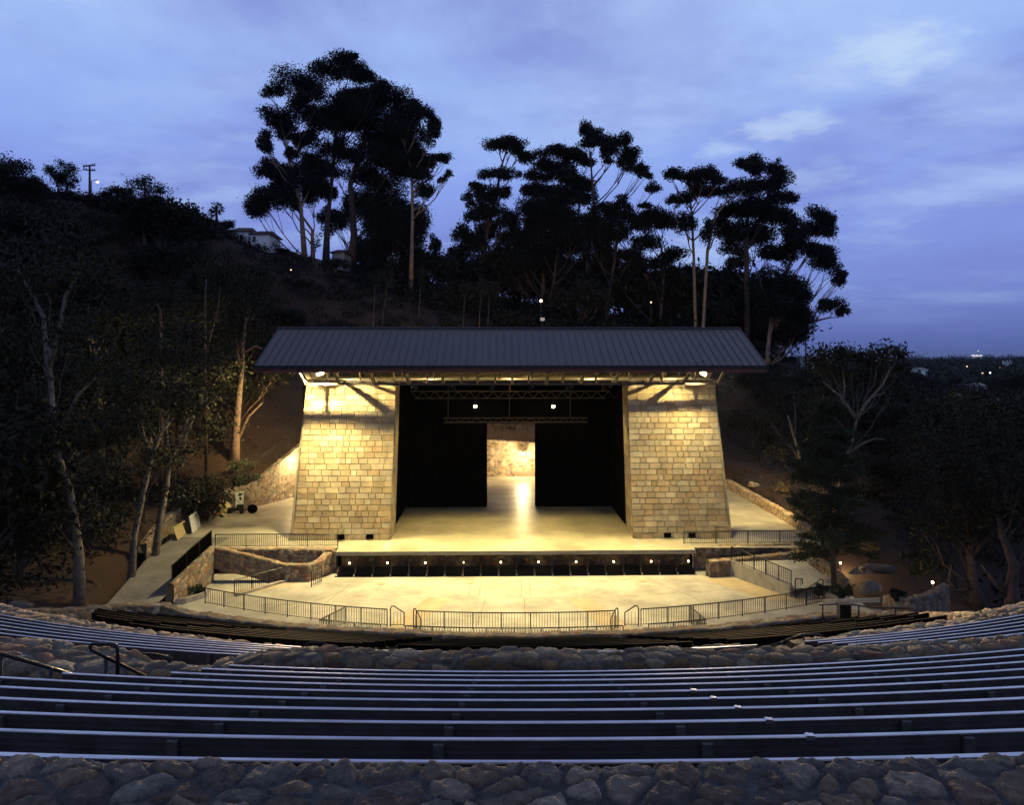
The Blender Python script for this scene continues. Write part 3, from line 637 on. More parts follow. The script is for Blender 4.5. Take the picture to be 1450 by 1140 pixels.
# right ramp
rp = [at(1042,814,54.5), at(1116,836,50.5)]
b = MB()
a0, a1 = np.array((15.75,56.0,P)), np.array((18.3,51.2,P))
b.add([(*a0[:2],P),(*a1[:2],P),(*a1[:2],P+.75),(*a0[:2],P+1.15),(a0[0]+.25,a0[1]+.1,P),(a1[0]+.25,a1[1]+.1,P),(a1[0]+.25,a1[1]+.1,P+.75),(a0[0]+.25,a0[1]+.1,P+1.15)], [(0,1,2,3),(7,6,5,4),(3,2,6,7),(1,5,6,2),(0,3,7,4)])
T(b.build('ramp_wall', M['curb']), 'smooth concrete ramp side wall at the right end of the pit', 'ramp wall')
tag(poly('ramp', [(16,56.1,P+1.0),(18.5,51.2,P+.5),(22.0,52.5,P+.5),(21.2,56.8,P+1.0)], M['pit']), kind='structure')
railing([(15.8,56.0,P+1.15),(18.4,51.2,P+.75)], 'black picket railing on the concrete ramp wall at right', 1.0, 1.2)
hoop(18.6, 51.0, P, .6, .8, 'hooped black handrail at the foot of the right ramp railing', 1.25, 1.5, 'hooped handrails of the right ramp', h2=.95)
hoop(20.3, 50.7, P, -.9, -.3, 'hooped black handrail where the long right railing meets the ramp', 1.35, 1.3, 'hooped handrails of the right ramp', h2=.8)
bentrail([(13.6,57.7,P+.9),(16.5,57.6,P+1.1),(20.9,58.0,P+1.6)], 'thin dark handrail on the rubble wall behind the right ramp', .035)
fe = railing([(23.9,60.5,S+.6),(24.0,66,S+.6),(23.8,74,S+.6),(23.4,82.5,S+.7)], 'thin wire fence behind the low lit wall at right', 1.2, 2.2, .3, group='fences on the wall tops', pr=.025, name='fence')
railing([(x-.25, y+.3, z-.05) for x, y, z in rw[3:7]], 'tall thin fence along the top of the curving left retaining wall', 1.9, 2.0, .5, group='fences on the wall tops', pr=.028, name='fence')
railing([(x, y+.4, z-.05) for x, y, z in rw[7:]], 'thin fence on the retaining wall seen through the stage door', 1.9, 1.5, .5, group='fences on the wall tops', pr=.028, name='fence')
# planter left with plant
pl = [atz(246,856,P),atz(262,855,P),atz(291,846,P),atz(296,836,P)]
b = MB(); b.sweep([(x,y,P+.35) for x,y,z in pl], [(-.1,-.35),(-.1,0),(.1,0),(.1,-.35)][::-1]); T(b.build('planter_curb', M['curb']), 'low curved concrete planter curb at the foot of the mesh railing wall', 'planter')

def walllamp(p, label, power, r=.12, cat='wall lamp', tgt=None, mt='bulb', dy=-.35, col=(1,.72,.34)):
    e = empty('wall_lamp', p, label, cat, 'wall lamps round the lots')
    b = MB(); b.ball(p, r, 12, 8); b.build('bulb', M[mt], e, True)
    b = MB(); q = np.array(p); b.bar(q+(0,.1,.05), q+(-.3,1.4,.05), .04); b.tube([q+(0,0,r*.7), q+(0,0,r*1.3)], [r*.8, r*.4], 8); b.build('bracket', M['black'], e)
    light('POINT', (p[0], p[1]+dy, p[2]-r-.05), power, col, .1, e)
walllamp((1.25, 89.2, -11.5), 'blazing wall lamp on the pale retaining wall seen through the stage door', 2000, .2, dy=-.4)
walllamp((-20.7, 77.0, -10.3), 'blazing wall lamp on the retaining wall left of the left pillar', 1500, .2, dy=-.4)
e = bpy.data.objects
bpy.context.view_layer.update()
for (px, py, Y, pw, lb) in ((1103,713,73,180,'small lamp on the fence above the low lit wall at right'),(1137,743,65.5,260,'small lamp at the near end of the low lit wall at right'),
                     (1190,797.5,56,300,'round path lamp among the shrubs right of the conifer trunk'),(1269,855,44,160,'round path lamp on the post by the path handrail'),(1320.5,825,47.5,160,'round path lamp above the curved wall under the oak')):
    p = at(px, py, Y)
    e = empty('path_lamp', p, lb, 'path lamp', 'path lamps on the right')
    b = MB(); b.ball(p, .075, 10, 6); b.build('bulb', M['bulbs'], e, True)
    b = MB(); q = np.array(p); b.tube([q-(0,0,.07), q-(0,0,1.2)], .04, 6); b.build('post', M['black'], e)
    light('POINT', (p[0], p[1]-.25, p[2]+.1), pw, (1,.7,.34), .08, e)
# ------------------------------------------------------------------ terrain
CP = [(-28.5,60.5,-12.9),(-28,55,-14.3),(-27,50,-15.2),(-27.5,45,-14.8),(-26,38,-13.2),(-22.8,29,-10.8),(-20,24,-9.2),(-18.5,18,-7.6),(-15,12,-5.8),(-11,6,-3.9),(-10,0,-2.8),(0,0,-2.8),(12,0,-2.8),(14,8,-4.9),(17,14,-6.8),(19.5,20,-8.8),(20.5,26,-10),(21.5,32,-12.4),(22.5,38,-14.6),(24,44,-16.6),(26,50,-16.7),(26.5,56,-15.6),
 (0,20,-11),(0,30,-15),(0,40,-18),(-14,30,-15),(14,30,-15),(-15,50,-18),(0,50,-18.5),(15,50,-18.5),(0,60,-17.5),(-15,62,-17.5),(15,62,-17.5),(0,75,-17),(-13,75,-17),(15,75,-17),(19,70,-17),(5,84,-16.5),
 (-28.8,66,-12.4),(-26.8,72.5,-11.9),(-25.2,76,-10.4),(-22.8,81,-8.6),(-18.5,87,-8.5),(-10,91.8,-9.3),(0,92.4,-10.1),(10,92.4,-10.7),(17,91,-11.4),(25.6,84,-13),(25.6,74,-13.4),(25.6,66,-13.6),(25.2,60,-14.2),
 (-40,80,-4),(-45,60,-8.5),(-36,52,-12.5),(-36,40,-12.5),(-50,40,-8),(-60,60,-1),(-34,72,-8.5),(-10,102,-4.5),(10,102,-6.5),(-25,95,-3),
 (-60,135,23),(-60,175,24),(-20,160,13),(20,160,4),(0,210,8),(45,160,-4),(-100,100,19),(-120,60,14),(-100,20,8),(-60,10,-1),(-40,-20,-1),(40,-20,-3),
 (60,30,-14),(40,35,-15),(35,20,-10),(60,0,-6),(100,100,-17),(150,200,-17),(100,300,-17),(0,330,-8),(-200,300,12),(300,300,-18),(30,56,-14.6),(30,66,-12.6),(32,48,-16.6)]
for q in ((0,318,80),(100,312,88),(200,318,95),(300,328,110),(345,346,122),(400,366,120),(480,387,125),(560,414,127),(640,434,130),(725,446,134),(850,460,136),(1000,474,132),(1100,508,124),
          (480,432,108),(560,456,108),(300,450,98),(150,480,80),(50,420,76),(1060,560,108),(1130,562,112),(1200,572,118),(1290,592,120),(1300,650,92),(1230,705,76),(1380,790,60),(1450,850,53),(1450,640,115),(1400,560,180),(1060,640,92),(1110,660,86)):
    CP.append(at(*q))
CP = np.array(CP, float)
def _k(a, b): return np.hypot(a[:, 0, None]-b[None, :, 0], a[:, 1, None]-b[None, :, 1])
_n = len(CP); A = np.zeros((_n+3, _n+3)); A[:_n, :_n] = _k(CP, CP)+np.eye(_n)*-.15; A[:_n, _n] = 1; A[:_n, _n+1:] = CP[:, :2]; A[_n:, :_n] = A[:_n, _n:].T
_w = np.linalg.solve(A, np.r_[CP[:, 2], 0, 0, 0])
def inpoly(x, y, pts):
    r = np.zeros(x.shape, bool); j = len(pts)-1
    for i in range(len(pts)):
        xi, yi = pts[i]; xj, yj = pts[j]
        with np.errstate(divide='ignore', invalid='ignore'): r ^= ((yi > y) != (yj > y)) & (x < (xj-xi)*(y-yi)/(yj-yi+1e-12)+xi)
        j = i
    return r
HOLE = [(-21.9,44.5),(-25.8,45),(-26.9,52),(-27.2,60.5),(-27.9,61),(-27.8,66.3),(-26.5,69.8),(-24.8,72.3),(-23.4,75.3),(-21.6,80),(-17.4,85.6),(-10.2,90.5),(0,91.2),(10,91.1),(16.5,90),(24.0,86),(24.1,60),(23,58),(22.8,45),(19.5,40.5)]
SEAT = [(-9,2),(-14,13),(-17.8,25),(-22,31),(-23.2,36),(-22.6,40),(-21.9,44.6),(19.5,40.6),(19.8,36),(18.6,27),(17.6,18),(11,2)]
def ground(x, y):
    x = np.atleast_1d(np.asarray(x, float)); y = np.atleast_1d(np.asarray(y, float))
    z = np.zeros(x.shape)
    for i in range(0, len(x), 20000):
        q = np.stack([x[i:i+20000], y[i:i+20000]], 1); z[i:i+20000] = _k(q, CP)@_w[:_n]+_w[_n]+q@_w[_n+1:]
    w = np.clip((np.hypot(x, y)-240)/200, 0, 1); w = w*w*(3-2*w)
    zf = np.where(y > 600, np.interp(y, [600,1800,3500], [-18,-30,-68]), -18)
    z = z*(1-w)+zf*w
    z += .35*np.sin(x*.31+y*.17)*np.sin(y*.27-x*.11)*np.clip((np.abs(x)-24)/10+np.clip((y-92)/10, 0, 1), 0, 1)
    z = np.where(inpoly(x, y, HOLE), np.minimum(z, P-1.0), z)
    z = np.where(inpoly(x, y, SEAT), np.minimum(z, -2.348-.345*(y-4.45)-2.4), z)
    return z
gz = lambda x, y: float(ground(x, y)[0])
ax = np.unique(np.r_[np.linspace(-70,70,176), np.linspace(-200,-70,30), np.linspace(70,200,30), np.array([-9000,-5000,-2500,-1200,-700,-400,-280,280,400,700,1200,2500,5000,9000])])
ay = np.unique(np.r_[np.linspace(-6,140,184), np.linspace(140,300,40), np.linspace(-60,-6,12), np.array([-500,-200,340,400,480,600,900,1300,1800,2500,3500,4200])])
gx, gy = np.meshgrid(ax, ay, indexing='ij'); gzz = ground(gx.ravel(), gy.ravel())
g = np.arange(gx.size).reshape(gx.shape); fs = np.stack([g[:-1,:-1], g[1:,:-1], g[1:,1:], g[:-1,1:]], -1).reshape(-1, 4)
tag(mesh('ground', np.stack([gx.ravel(), gy.ravel(), gzz], 1), fs, M['soil'], smooth=True), kind='structure')
tag(poly('sea', [(-20000,2500,-60),(20000,2500,-60),(20000,20000,-60),(-20000,20000,-60)], M['sea']), kind='structure')

# ------------------------------------------------------------------ vegetation
def leaves(blobs, per, size, col, seed=0, sub=16, sig=.30, flat=.8, asp=.45, var=.35):
    r = np.random.default_rng(seed); V = []; C = []
    for (c, rad) in blobs:
        rad = np.array(rad, float) if np.ndim(rad) else np.array((rad, rad, rad*flat))
        n = int(per*max(.3, rad.prod()**(2/3))); 
        if n < 4: n = 4
        d = r.normal(size=(sub, 3)); d /= np.linalg.norm(d, axis=1)[:, None]; d *= (r.random(sub)**.5)[:, None]; d[:, 2] = np.abs(d[:, 2])*1.15-.38
        sc = np.array(c)+d*rad*.82
        k = r.integers(0, sub, n)
        ss = sig*r.uniform(.55, 1.5, sub)[k][:, None]; p = sc[k]+np.clip(r.normal(size=(n, 3)), -2., 2.)*rad*ss*np.array((1,1,.85)); p[:, 2] -= (r.random(n) < .15)*r.random(n)*rad[2]*.5
        u = r.normal(size=(n, 3)); u /= np.linalg.norm(u, axis=1)[:, None]
        w = np.cross(u, r.normal(size=(n, 3))); w /= np.linalg.norm(w, axis=1)[:, None]
        s = size*(.6+.8*r.random(n))[:, None]
        q = np.stack([p-u*s*.5, p+w*s*asp*.5, p+u*s*.5, p-w*s*asp*.5], 1)
        V.append(q.reshape(-1, 3))
        cc = np.array(col)*(1+var*(r.random()*2-1))*(1+var*(r.random((n, 1))*2-1))
        C.append(np.repeat(cc, 4, 0))
    V = np.concatenate(V); C = np.concatenate(C)
    return V, np.arange(len(V)).reshape(-1, 4), C
def puffs(blobs, per, size, col, seed, asp=.6, var=.35, nsub=(9,14)):
    r = np.random.default_rng(seed); V = []; C = []
    for (c, rad) in blobs:
        rad = np.array(rad, float); m = r.integers(*nsub)
        d = r.normal(size=(m, 3)); d[:, 2] = np.abs(d[:, 2])*1.0-.38; d /= np.linalg.norm(d, axis=1)[:, None]
        cs = np.array(c)+d*rad*r.uniform(.3, .72, (m, 1)); rs = r.uniform(.26, .52, m)
        for q, k in zip(cs, rs):
            e = rad*k*np.array((1.1, 1.1, .95)); n = max(30, int(per*(e[0]*e[2])))
            p = r.normal(size=(n, 3)); p /= np.linalg.norm(p, axis=1)[:, None]; p *= (r.random((n, 1))**.45)
            p[:, 2] = np.where(p[:, 2] < -.45, -.45+(p[:, 2]+.45)*r.random(n)*1.6, p[:, 2])
            st = r.random(n) < .18; p[st] *= 1+.55*r.random((st.sum(), 1)); p = q+p*e
            u = r.normal(size=(n, 3)); u /= np.linalg.norm(u, axis=1)[:, None]; w = np.cross(u, r.normal(size=(n, 3))); w /= np.linalg.norm(w, axis=1)[:, None]
            s = size*(.55+.75*r.random((n, 1)))
            V.append(np.stack([p-u*s*.5, p+w*s*asp*.5, p+u*s*.5, p-w*s*asp*.5], 1).reshape(-1, 3))
            C.append(np.repeat(np.array(col)*(1+var*(r.random()*2-1))*(1+var*(r.random((n, 1))*2-1)), 4, 0))
    V = np.concatenate(V); return V, np.arange(len(V)).reshape(-1, 4), np.concatenate(C)
def curve_to(a, b, sag=.0, n=5, jit=.0, r=random):
    a, b = np.array(a, float), np.array(b, float); L = np.linalg.norm(b-a); out = []
    for i in range(n+1):
        t = i/n; p = a*(1-t)+b*t
        p = p+np.array((0,0,1))*(-sag*L*math.sin(math.pi*t))+np.array([r.uniform(-1,1) for _ in range(3)])*jit*L*(0 if i in (0,n) else 1)
        out.append(p)
    return out
def tree(name, label, trunk, blobs, per, size, col, bark, r0=.35, cat='tree', group=None, seed=0, limb=.12, flat=.75, sig=.3, branch=True, extra=(), r1=.08, loc=None, sub=16):
    trunk = [np.array(p, float) for p in trunk]; rr = random.Random(seed)
    e = empty(name, tuple(trunk[0]) if loc is None else loc, label, cat, group)
    m = MB(); n = len(trunk)
    rad = [r0*(1-.0*i)*(1-(i/(n-1)))+r1*(i/(n-1)) for i in range(n)]; rad[0] *= 1.35
    m.tube(trunk, rad, 8)
    tp = np.array([a*(1-t)+b*t for a, b in zip(trunk[:-1], trunk[1:]) for t in np.linspace(0, 1, 6)])
    tr_ = np.interp(np.linspace(0, n-1, len(tp)), range(n), rad)
    if branch:
        for (c, rad_) in blobs:
            c = np.array(c); rz = rad_[2] if np.ndim(rad_) else rad_*flat
            hd = np.hypot(tp[:, 0]-c[0], tp[:, 1]-c[1]); sc = hd+np.abs(tp[:, 2]-(c[2]-rz-hd*.9))*.8+np.where(tp[:, 2] > c[2]-.2*rz, 50, 0)
            k = int(np.argmin(sc)); a = tp[k]
            lr = min(limb, tr_[k]*.8)
            pts = curve_to(a, c-np.array((0,0,rz*.3)), .06, 5, .03, rr)
            m.tube(pts, [lr*(1-.75*i/5) for i in range(6)], 5)
            for _ in range(3):
                d = np.array([rr.uniform(-1,1), rr.uniform(-1,1), rr.uniform(.1,1)])*(rad_[0] if np.ndim(rad_) else rad_)*.8
                m.tube(curve_to(pts[3], c+d, .03, 3, .05, rr), [lr*.4, lr*.3, lr*.2, lr*.12], 4)
    for pts, ra, rb in extra:
        pts = [np.array(p) for p in pts]; m.tube(pts, list(np.linspace(ra, rb, len(pts))), 7)
    m.build('trunk', M[bark], e, True)
    V, Fq, C = puffs(blobs, per, size, col, seed) if sub == 30 else leaves(blobs, per, size, col, seed, sig=sig, flat=flat, sub=sub)
    mesh('crown', V, Fq, M['leaf'], e, C)
    return e
EUC = (.010,.011,.007)
def euc(org, sc, Y, trunkpx, bl, label, seed, bark='bark', r0=.55, dy=3.0):
    rr = random.Random(seed)
    def cv(x, y, d=0): return at(org[0]+x/sc, org[1]+y/sc, Y+d)
    trunk = [cv(x, y, rr.uniform(-.6,.6)) for x, y in trunkpx]
    b = trunk[0]; g0 = gz(b[0], b[1])
    if g0 < b[2]: trunk = [(b[0], b[1], g0-.3)]+trunk
    else: trunk = [(b[0], b[1], b[2])]+trunk[1:]
    blobs = []
    for x, y, rx, ry in bl:
        s = Y/F/sc; c = cv(x, y, rr.uniform(-dy, dy)); blobs.append((c, (rx*s*1.32, rx*s*1.2, ry*s*1.5)))
    tree('eucalyptus_tree', label, trunk, blobs, 250, .32, EUC, bark, r0, 'tree', 'eucalyptus trees behind the stage', seed, .15, sig=.21, r1=.12, sub=30)
g1 = ((320,60), 2.782)
euc(*g1, 131, [(392,905),(400,700),(430,420),(438,240)], [(455,85,58,38),(370,102,46,28),(540,130,48,40),(480,125,75,45),(600,178,33,33),(430,270,85,65),(520,215,70,40),(500,60,30,18),(470,330,60,50),(385,330,48,56),(425,420,46,56),(400,590,38,46)], 'tallest eucalyptus with its umbrella crown at the very top of the left grove', 1)
euc(*g1, 126, [(312,878),(295,650),(250,470),(200,240)], [(265,160,100,42),(185,195,38,24),(330,200,56,38),(310,245,60,42),(205,320,70,56),(240,370,46,36),(145,385,32,42),(155,420,28,28),(330,300,56,56),(260,440,30,26),(320,400,56,46),(350,500,50,60),(295,385,36,36)], 'eucalyptus with a leaning pale trunk and tiered crown at the left edge of the grove', 2, 'barkwarm', .4)
euc(*g1, 128, [(343,885),(340,740),(240,600)], [(170,510,52,42),(230,520,56,46),(155,620,70,56),(120,660,36,46),(210,580,56,56),(290,540,56,56),(255,630,36,46),(350,600,56,76),(330,480,50,50)], 'shorter eucalyptus spreading low to the left above the white house', 3, 'barkwarm', .35)
euc(*g1, 134, [(490,935),(505,760),(490,560),(560,330),(640,240)], [(520,290,86,76),(570,240,76,56),(650,215,76,42),(710,260,56,56),(760,300,56,46),(620,330,100,76),(700,400,86,66),(820,335,36,44),(740,480,76,56),(640,470,96,76),(560,420,86,76),(560,560,80,70),(640,570,86,66),(480,450,60,44),(430,510,46,36)], 'broad dense eucalyptus forming the right shoulder of the left grove', 4, r0=.8)
euc(*g1, 129, [(727,1010),(735,700),(732,520),(715,440),(760,340)], [(860,460,28,22),(875,520,17,17),(850,545,19,17),(782,590,36,42),(760,520,46,46),(822,452,30,18),(800,370,40,40),(700,350,60,50)], 'eucalyptus with thin bare limbs and small tufts at the right edge of the left grove', 5, 'barkwarm', .32)
euc(*g1, 136, [(580,980),(590,800)], [(560,700,96,96),(640,720,100,100),(700,740,76,86),(760,720,42,66),(520,650,56,66),(600,830,100,76),(700,830,86,66),(660,640,76,56),(430,720,54,54),(400,690,46,36),(820,800,24,38),(520,860,70,60),(620,900,110,50),(760,880,50,50)], 'low dark eucalyptus mass filling the foot of the left grove', 6, r0=.4)
g2 = ((600,160), 3.678)
euc(*g2, 134, [(285,1000),(300,760),(380,420),(400,290),(430,200)], [(390,172,62,38),(460,165,62,42),(500,200,38,33),(340,310,52,42),(450,320,56,42),(270,390,42,33),(230,460,38,38),(320,430,66,56),(260,540,46,46),(330,520,66,56),(400,420,56,46),(200,640,46,56),(170,730,42,56),(260,700,66,76),(230,830,38,46),(340,620,76,76),(420,560,66,66),(350,800,76,86)], 'eucalyptus with a flat topped crown at the left end of the middle grove', 7, r0=.5)
euc(*g2, 138, [(610,1010),(640,700),(600,420),(570,260)], [(560,230,66,46),(620,270,76,46),(690,310,76,50),(760,340,76,50),(820,390,70,56),(862,450,42,56),(600,340,66,46),(640,430,86,56),(720,450,86,66),(560,420,56,56),(540,500,66,56),(640,540,86,66),(740,540,66,66),(560,640,76,76),(660,690,76,76),(500,700,76,76)], 'eucalyptus with a long crown sloping down to the right in the middle grove', 8, r0=.6)
euc(*g2, 141, [(690,1010),(790,640),(820,400),(745,280)], [(690,195,62,38),(740,215,86,42),(800,240,66,38),(852,262,38,24),(740,268,56,28)], 'eucalyptus with a single flat plate of foliage high in the middle grove', 9, r0=.35, dy=1.5)
euc(*g2, 136, [(845,1050),(860,640),(890,500),(880,380),(865,200)], [(850,90,38,42),(900,130,66,56),(870,162,56,28),(960,200,38,56),(1020,160,56,56),(1080,222,42,56),(1050,262,46,46),(1130,300,46,38),(1150,330,33,28),(1190,395,42,36),(965,252,28,22),(1145,485,36,22)], 'tall eucalyptus with bare upright limbs and a domed crown right of the middle grove', 10, r0=.5)
euc(*g2, 132, [(955,1010),(1000,740),(1020,520)], [(940,510,76,42),(1020,490,56,46),(1050,540,46,46),(990,620,76,56),(880,560,56,56),(900,690,76,86),(840,640,56,66),(1090,740,42,28)], 'mid height eucalyptus below the bare limbed one', 11, r0=.4)
euc(*g2, 142, [(770,1050),(760,900)], [(600,800,86,86),(480,850,96,76),(940,820,96,86),(800,830,86,86),(1000,900,96,76),(720,700,66,76),(730,850,86,76),(860,950,110,76),(600,930,100,60),(420,900,80,70),(1120,860,80,60)], 'low dark eucalyptus mass filling the foot of the middle grove', 12, r0=.4)
euc(*g2, 135, [(650,1020),(680,860),(700,700)], [(700,600,76,70),(800,640,76,70),(620,700,76,70),(780,720,76,70),(560,580,60,56),(880,610,66,60),(455,650,60,60),(420,760,76,70),(680,800,86,70),(520,780,86,70),(1000,770,76,60),(660,480,60,50)], 'dark eucalyptus in the crowded heart of the middle grove', 20, r0=.4)
g3 = ((850,200), 3.625)
euc(*g3, 124, [(490,985),(480,600),(470,380),(455,230)], [(370,175,42,38),(460,185,76,46),(540,180,56,42),(600,212,56,38),(520,260,96,46),(370,310,42,38),(430,300,46,38),(660,260,76,42),(440,430,56,66)], 'eucalyptus with a pale straight trunk and level crown behind the roof', 13, 'barkwarm', .32)
euc(*g3, 122, [(527,985),(550,560),(590,380),(650,310),(740,250)], [(560,470,46,66),(620,420,40,40)], 'slim pale trunked eucalyptus standing just right of the level crowned one', 14, 'barkwarm', .3)
euc(*g3, 127, [(755,1000),(750,560),(755,420),(780,200)], [(762,112,62,46),(790,150,56,38),(890,140,46,46),(920,210,56,66),(820,240,96,46),(970,300,46,38),(900,310,56,56),(720,250,76,46),(680,360,86,56),(760,350,96,56),(830,380,86,66),(700,470,86,76),(800,500,86,76),(660,560,66,56),(860,580,56,38)], 'tall eucalyptus with a round topknot crown in the right grove', 15, r0=.6)
euc(*g3, 125, [(905,1090),(920,800),(960,660),(1010,540),(1080,460)], [(1120,400,72,56),(1150,460,56,56),(1060,460,86,56),(1010,540,96,56),(1150,600,80,66),(1190,650,56,56),(1232,720,32,42),(960,590,76,46),(1080,560,76,46),(1242,690,28,28),(950,400,80,56),(1000,470,80,56)], 'eucalyptus leaning right with a heavy rounded crown at the right end of the grove', 16, 'barkwarm', .5)
euc(*g3, 121, [(858,1090),(880,900),(960,930),(1090,925),(1180,905)], [(1190,850,66,42),(1245,880,32,32),(1150,830,30,24),(850,720,96,66),(950,760,100,86),(1020,800,56,76),(900,850,100,86),(1000,900,76,76),(1030,1000,38,56),(960,1000,66,76)], 'eucalyptus with one tuft on a long horizontal limb at the far right of the grove', 17, 'barkwarm', .4)
euc(*g3, 133, [(305,960),(330,640),(300,480)], [(270,390,86,56),(200,430,56,56),(330,420,66,46),(230,540,86,56),(170,590,46,38),(250,650,100,56),(380,600,76,46),(90,480,60,60),(40,400,50,50),(30,600,46,70)], 'open crowned eucalyptus between the middle and right groves', 18, r0=.4)
euc(*g3, 138, [(430,990),(430,850)], [(430,700,110,76),(300,740,100,76),(180,800,96,76),(400,840,110,76),(560,760,110,86),(680,640,76,46),(640,720,76,66),(720,830,100,96),(560,900,140,56),(60,760,86,66),(250,900,110,60),(780,940,80,60)], 'low dark eucalyptus mass filling the foot of the right grove', 19, r0=.4)
for k, (px, py0, py1, Y) in enumerate(((528,462,405,104),(540,462,405,105),(593,452,400,112),(444,392,350,119),(553,420,380,124),(655,462,420,112),(678,462,415,116),(690,455,420,118))):
    p0, p1 = at(px, py0, Y), at(px+(3 if k != 1 else 8), py1, Y)
    g0 = gz(p0[0], p0[1])
    t = [(p0[0], p0[1], g0-.2), (p0[0]*.6+p1[0]*.4, p0[1], g0*.5+p1[2]*.5), p1]
    tree('sapling_tree', f'slender pale sapling on the slope above the roof, {ordw([1,2,3,0,4,5,6,7][k])} from the left', t, [((p1[0], p1[1], p1[2]+.5), (.9,.9,1.2)), ((p1[0]+.5, p1[1], p1[2]+1.6), (.7,.7,.9))], 90, .4, EUC, 'bark', .08, 'sapling', 'slender saplings on the slope', 60+k, .05, r1=.05)

OAK = (.014,.014,.006); SYC = (.019,.0185,.007)
def crown_blobs(c, cr, ch, n, seed, k=(.30,.46)):
    r = np.random.default_rng(seed); out = []
    for i in range(n):
        d = r.normal(size=3); d /= np.linalg.norm(d); d *= r.random()**.4
        s = cr*r.uniform(*k); out.append((np.array(c)+d*np.array((cr-s*.6, cr-s*.6, ch-s*.4)), s))
    return out
def px3(pts): return [at(*p) for p in pts]
def ground_first(t):
    t = [np.array(p, float) for p in t]; g0 = gz(t[0][0], t[0][1]); t[0] = np.array((t[0][0], t[0][1], g0-.25)); return t
# the lit sycamores by the driveway
def nearT(label, trunk, limbs, blobpx, seed, bark='barkpale', r0=.3, per=150, size=.30, group='sycamores beside the driveway', col=SYC, r1=.1):
    t = ground_first(px3(trunk)); Y = trunk[0][2]
    bl = [(at(x, y, Y+d), (r*Y/F, r*Y/F, r*.8*Y/F)) for x, y, r, d in blobpx]
    ex = [(px3(l), a, b) for l, a, b in limbs]
    return tree('sycamore_tree', label, t, bl, per, size, col, bark, r0, 'tree', group, seed, .035, extra=ex, sig=.34, r1=r1)
nearT('leaning sycamore with a mottled white trunk foot at the far left of the seats', [(113,856,47),(112,780,47),(100,700,47),(78,630,47),(72,540,47.5),(68,480,48)],
      [([(72,540,47.5),(66,500,47.5),(62,450,48),(44,415,48),(24,380,48)], .2, .06), ([(70,520,47.5),(84,470,47),(92,420,47),(112,385,47)], .16, .05), ([(78,630,47),(110,560,46.5),(150,520,46)], .14, .05)],
      [(30,400,45,0),(70,380,50,1),(110,380,45,-1),(40,470,50,1),(100,470,55,-2),(150,520,45,-2),(60,560,45,2),(120,600,45,-2),(150,660,50,-2),(90,730,35,-2),(140,740,45,-1),(20,560,50,1),(20,650,40,1)], 101)
nearT('slim sycamore with a grey trunk rising from the driveway edge', [(183,827,52),(190,760,52),(205,690,52),(214,650,52),(226,620,52)],
      [([(214,650,52),(222,620,52),(246,592,52)], .14, .05), ([(214,650,52),(202,610,52),(200,570,52.5)], .13, .05)],
      [(200,560,50,0),(250,560,45,1),(180,600,45,-1),(220,500,50,1),(260,500,45,2),(280,570,40,1),(170,540,45,1),(230,640,35,-1.5),(255,700,30,-1)], 102, r0=.24)
nearT('curving sycamore standing just behind the slim grey one', [(213,800,56),(226,740,56),(236,690,56),(240,650,56),(262,620,56.5),(275,590,57)],
      [([(240,650,56),(236,610,56),(240,560,56)], .13, .05)],
      [(280,560,45,0),(240,540,45,1),(300,600,38,1),(262,640,34,-1),(250,470,50,2),(310,520,45,2)], 103, r0=.26)
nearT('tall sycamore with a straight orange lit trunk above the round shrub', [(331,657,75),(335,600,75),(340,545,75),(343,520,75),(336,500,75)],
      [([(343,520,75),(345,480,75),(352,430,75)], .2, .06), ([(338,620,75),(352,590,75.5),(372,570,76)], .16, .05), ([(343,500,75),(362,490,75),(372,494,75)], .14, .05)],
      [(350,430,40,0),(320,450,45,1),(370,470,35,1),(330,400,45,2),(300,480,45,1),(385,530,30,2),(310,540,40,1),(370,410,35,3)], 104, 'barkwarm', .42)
nearT('fan shaped shrubby tree of bare stems on the slope left of the roof', [(346,462,88),(347,455,88),(350,445,88)],
      [([(346,460,88),(342,425,88),(339,408,88)], .09, .03), ([(347,460,88),(346,425,88),(345,410,88)], .09, .03), ([(348,460,88),(356,435,88),(362,420,88)], .09, .03), ([(349,460,88),(362,442,88),(372,434,88)], .08, .03), ([(348,460,88),(352,432,88),(354,415,88)], .08, .03)],
      [(330,470,24,1),(370,465,22,1)], 105, 'barkwarm', .12)
nearT('sycamore with thin pale upright limbs on the dark slope', [(228,560,66),(229,500,66),(227,440,66),(222,430,66)],
      [([(228,470,66),(215,452,66),(206,446,66)], .08, .03)], [(230,420,45,2),(200,440,40,1),(260,450,45,2),(180,480,40,2),(230,500,45,3)], 106, 'bark', r0=.13)
nearT('sycamore with two thin pale stems left of the orange lit trunk', [(292,560,70),(291,490,70),(290,440,70),(292,395,70)],
      [([(291,500,70),(300,470,70),(308,440,70),(312,405,70)], .1, .04)], [(290,380,40,2),(320,420,38,2),(270,430,42,2),(300,480,42,3),(330,390,35,3)], 107, 'bark', r0=.11)
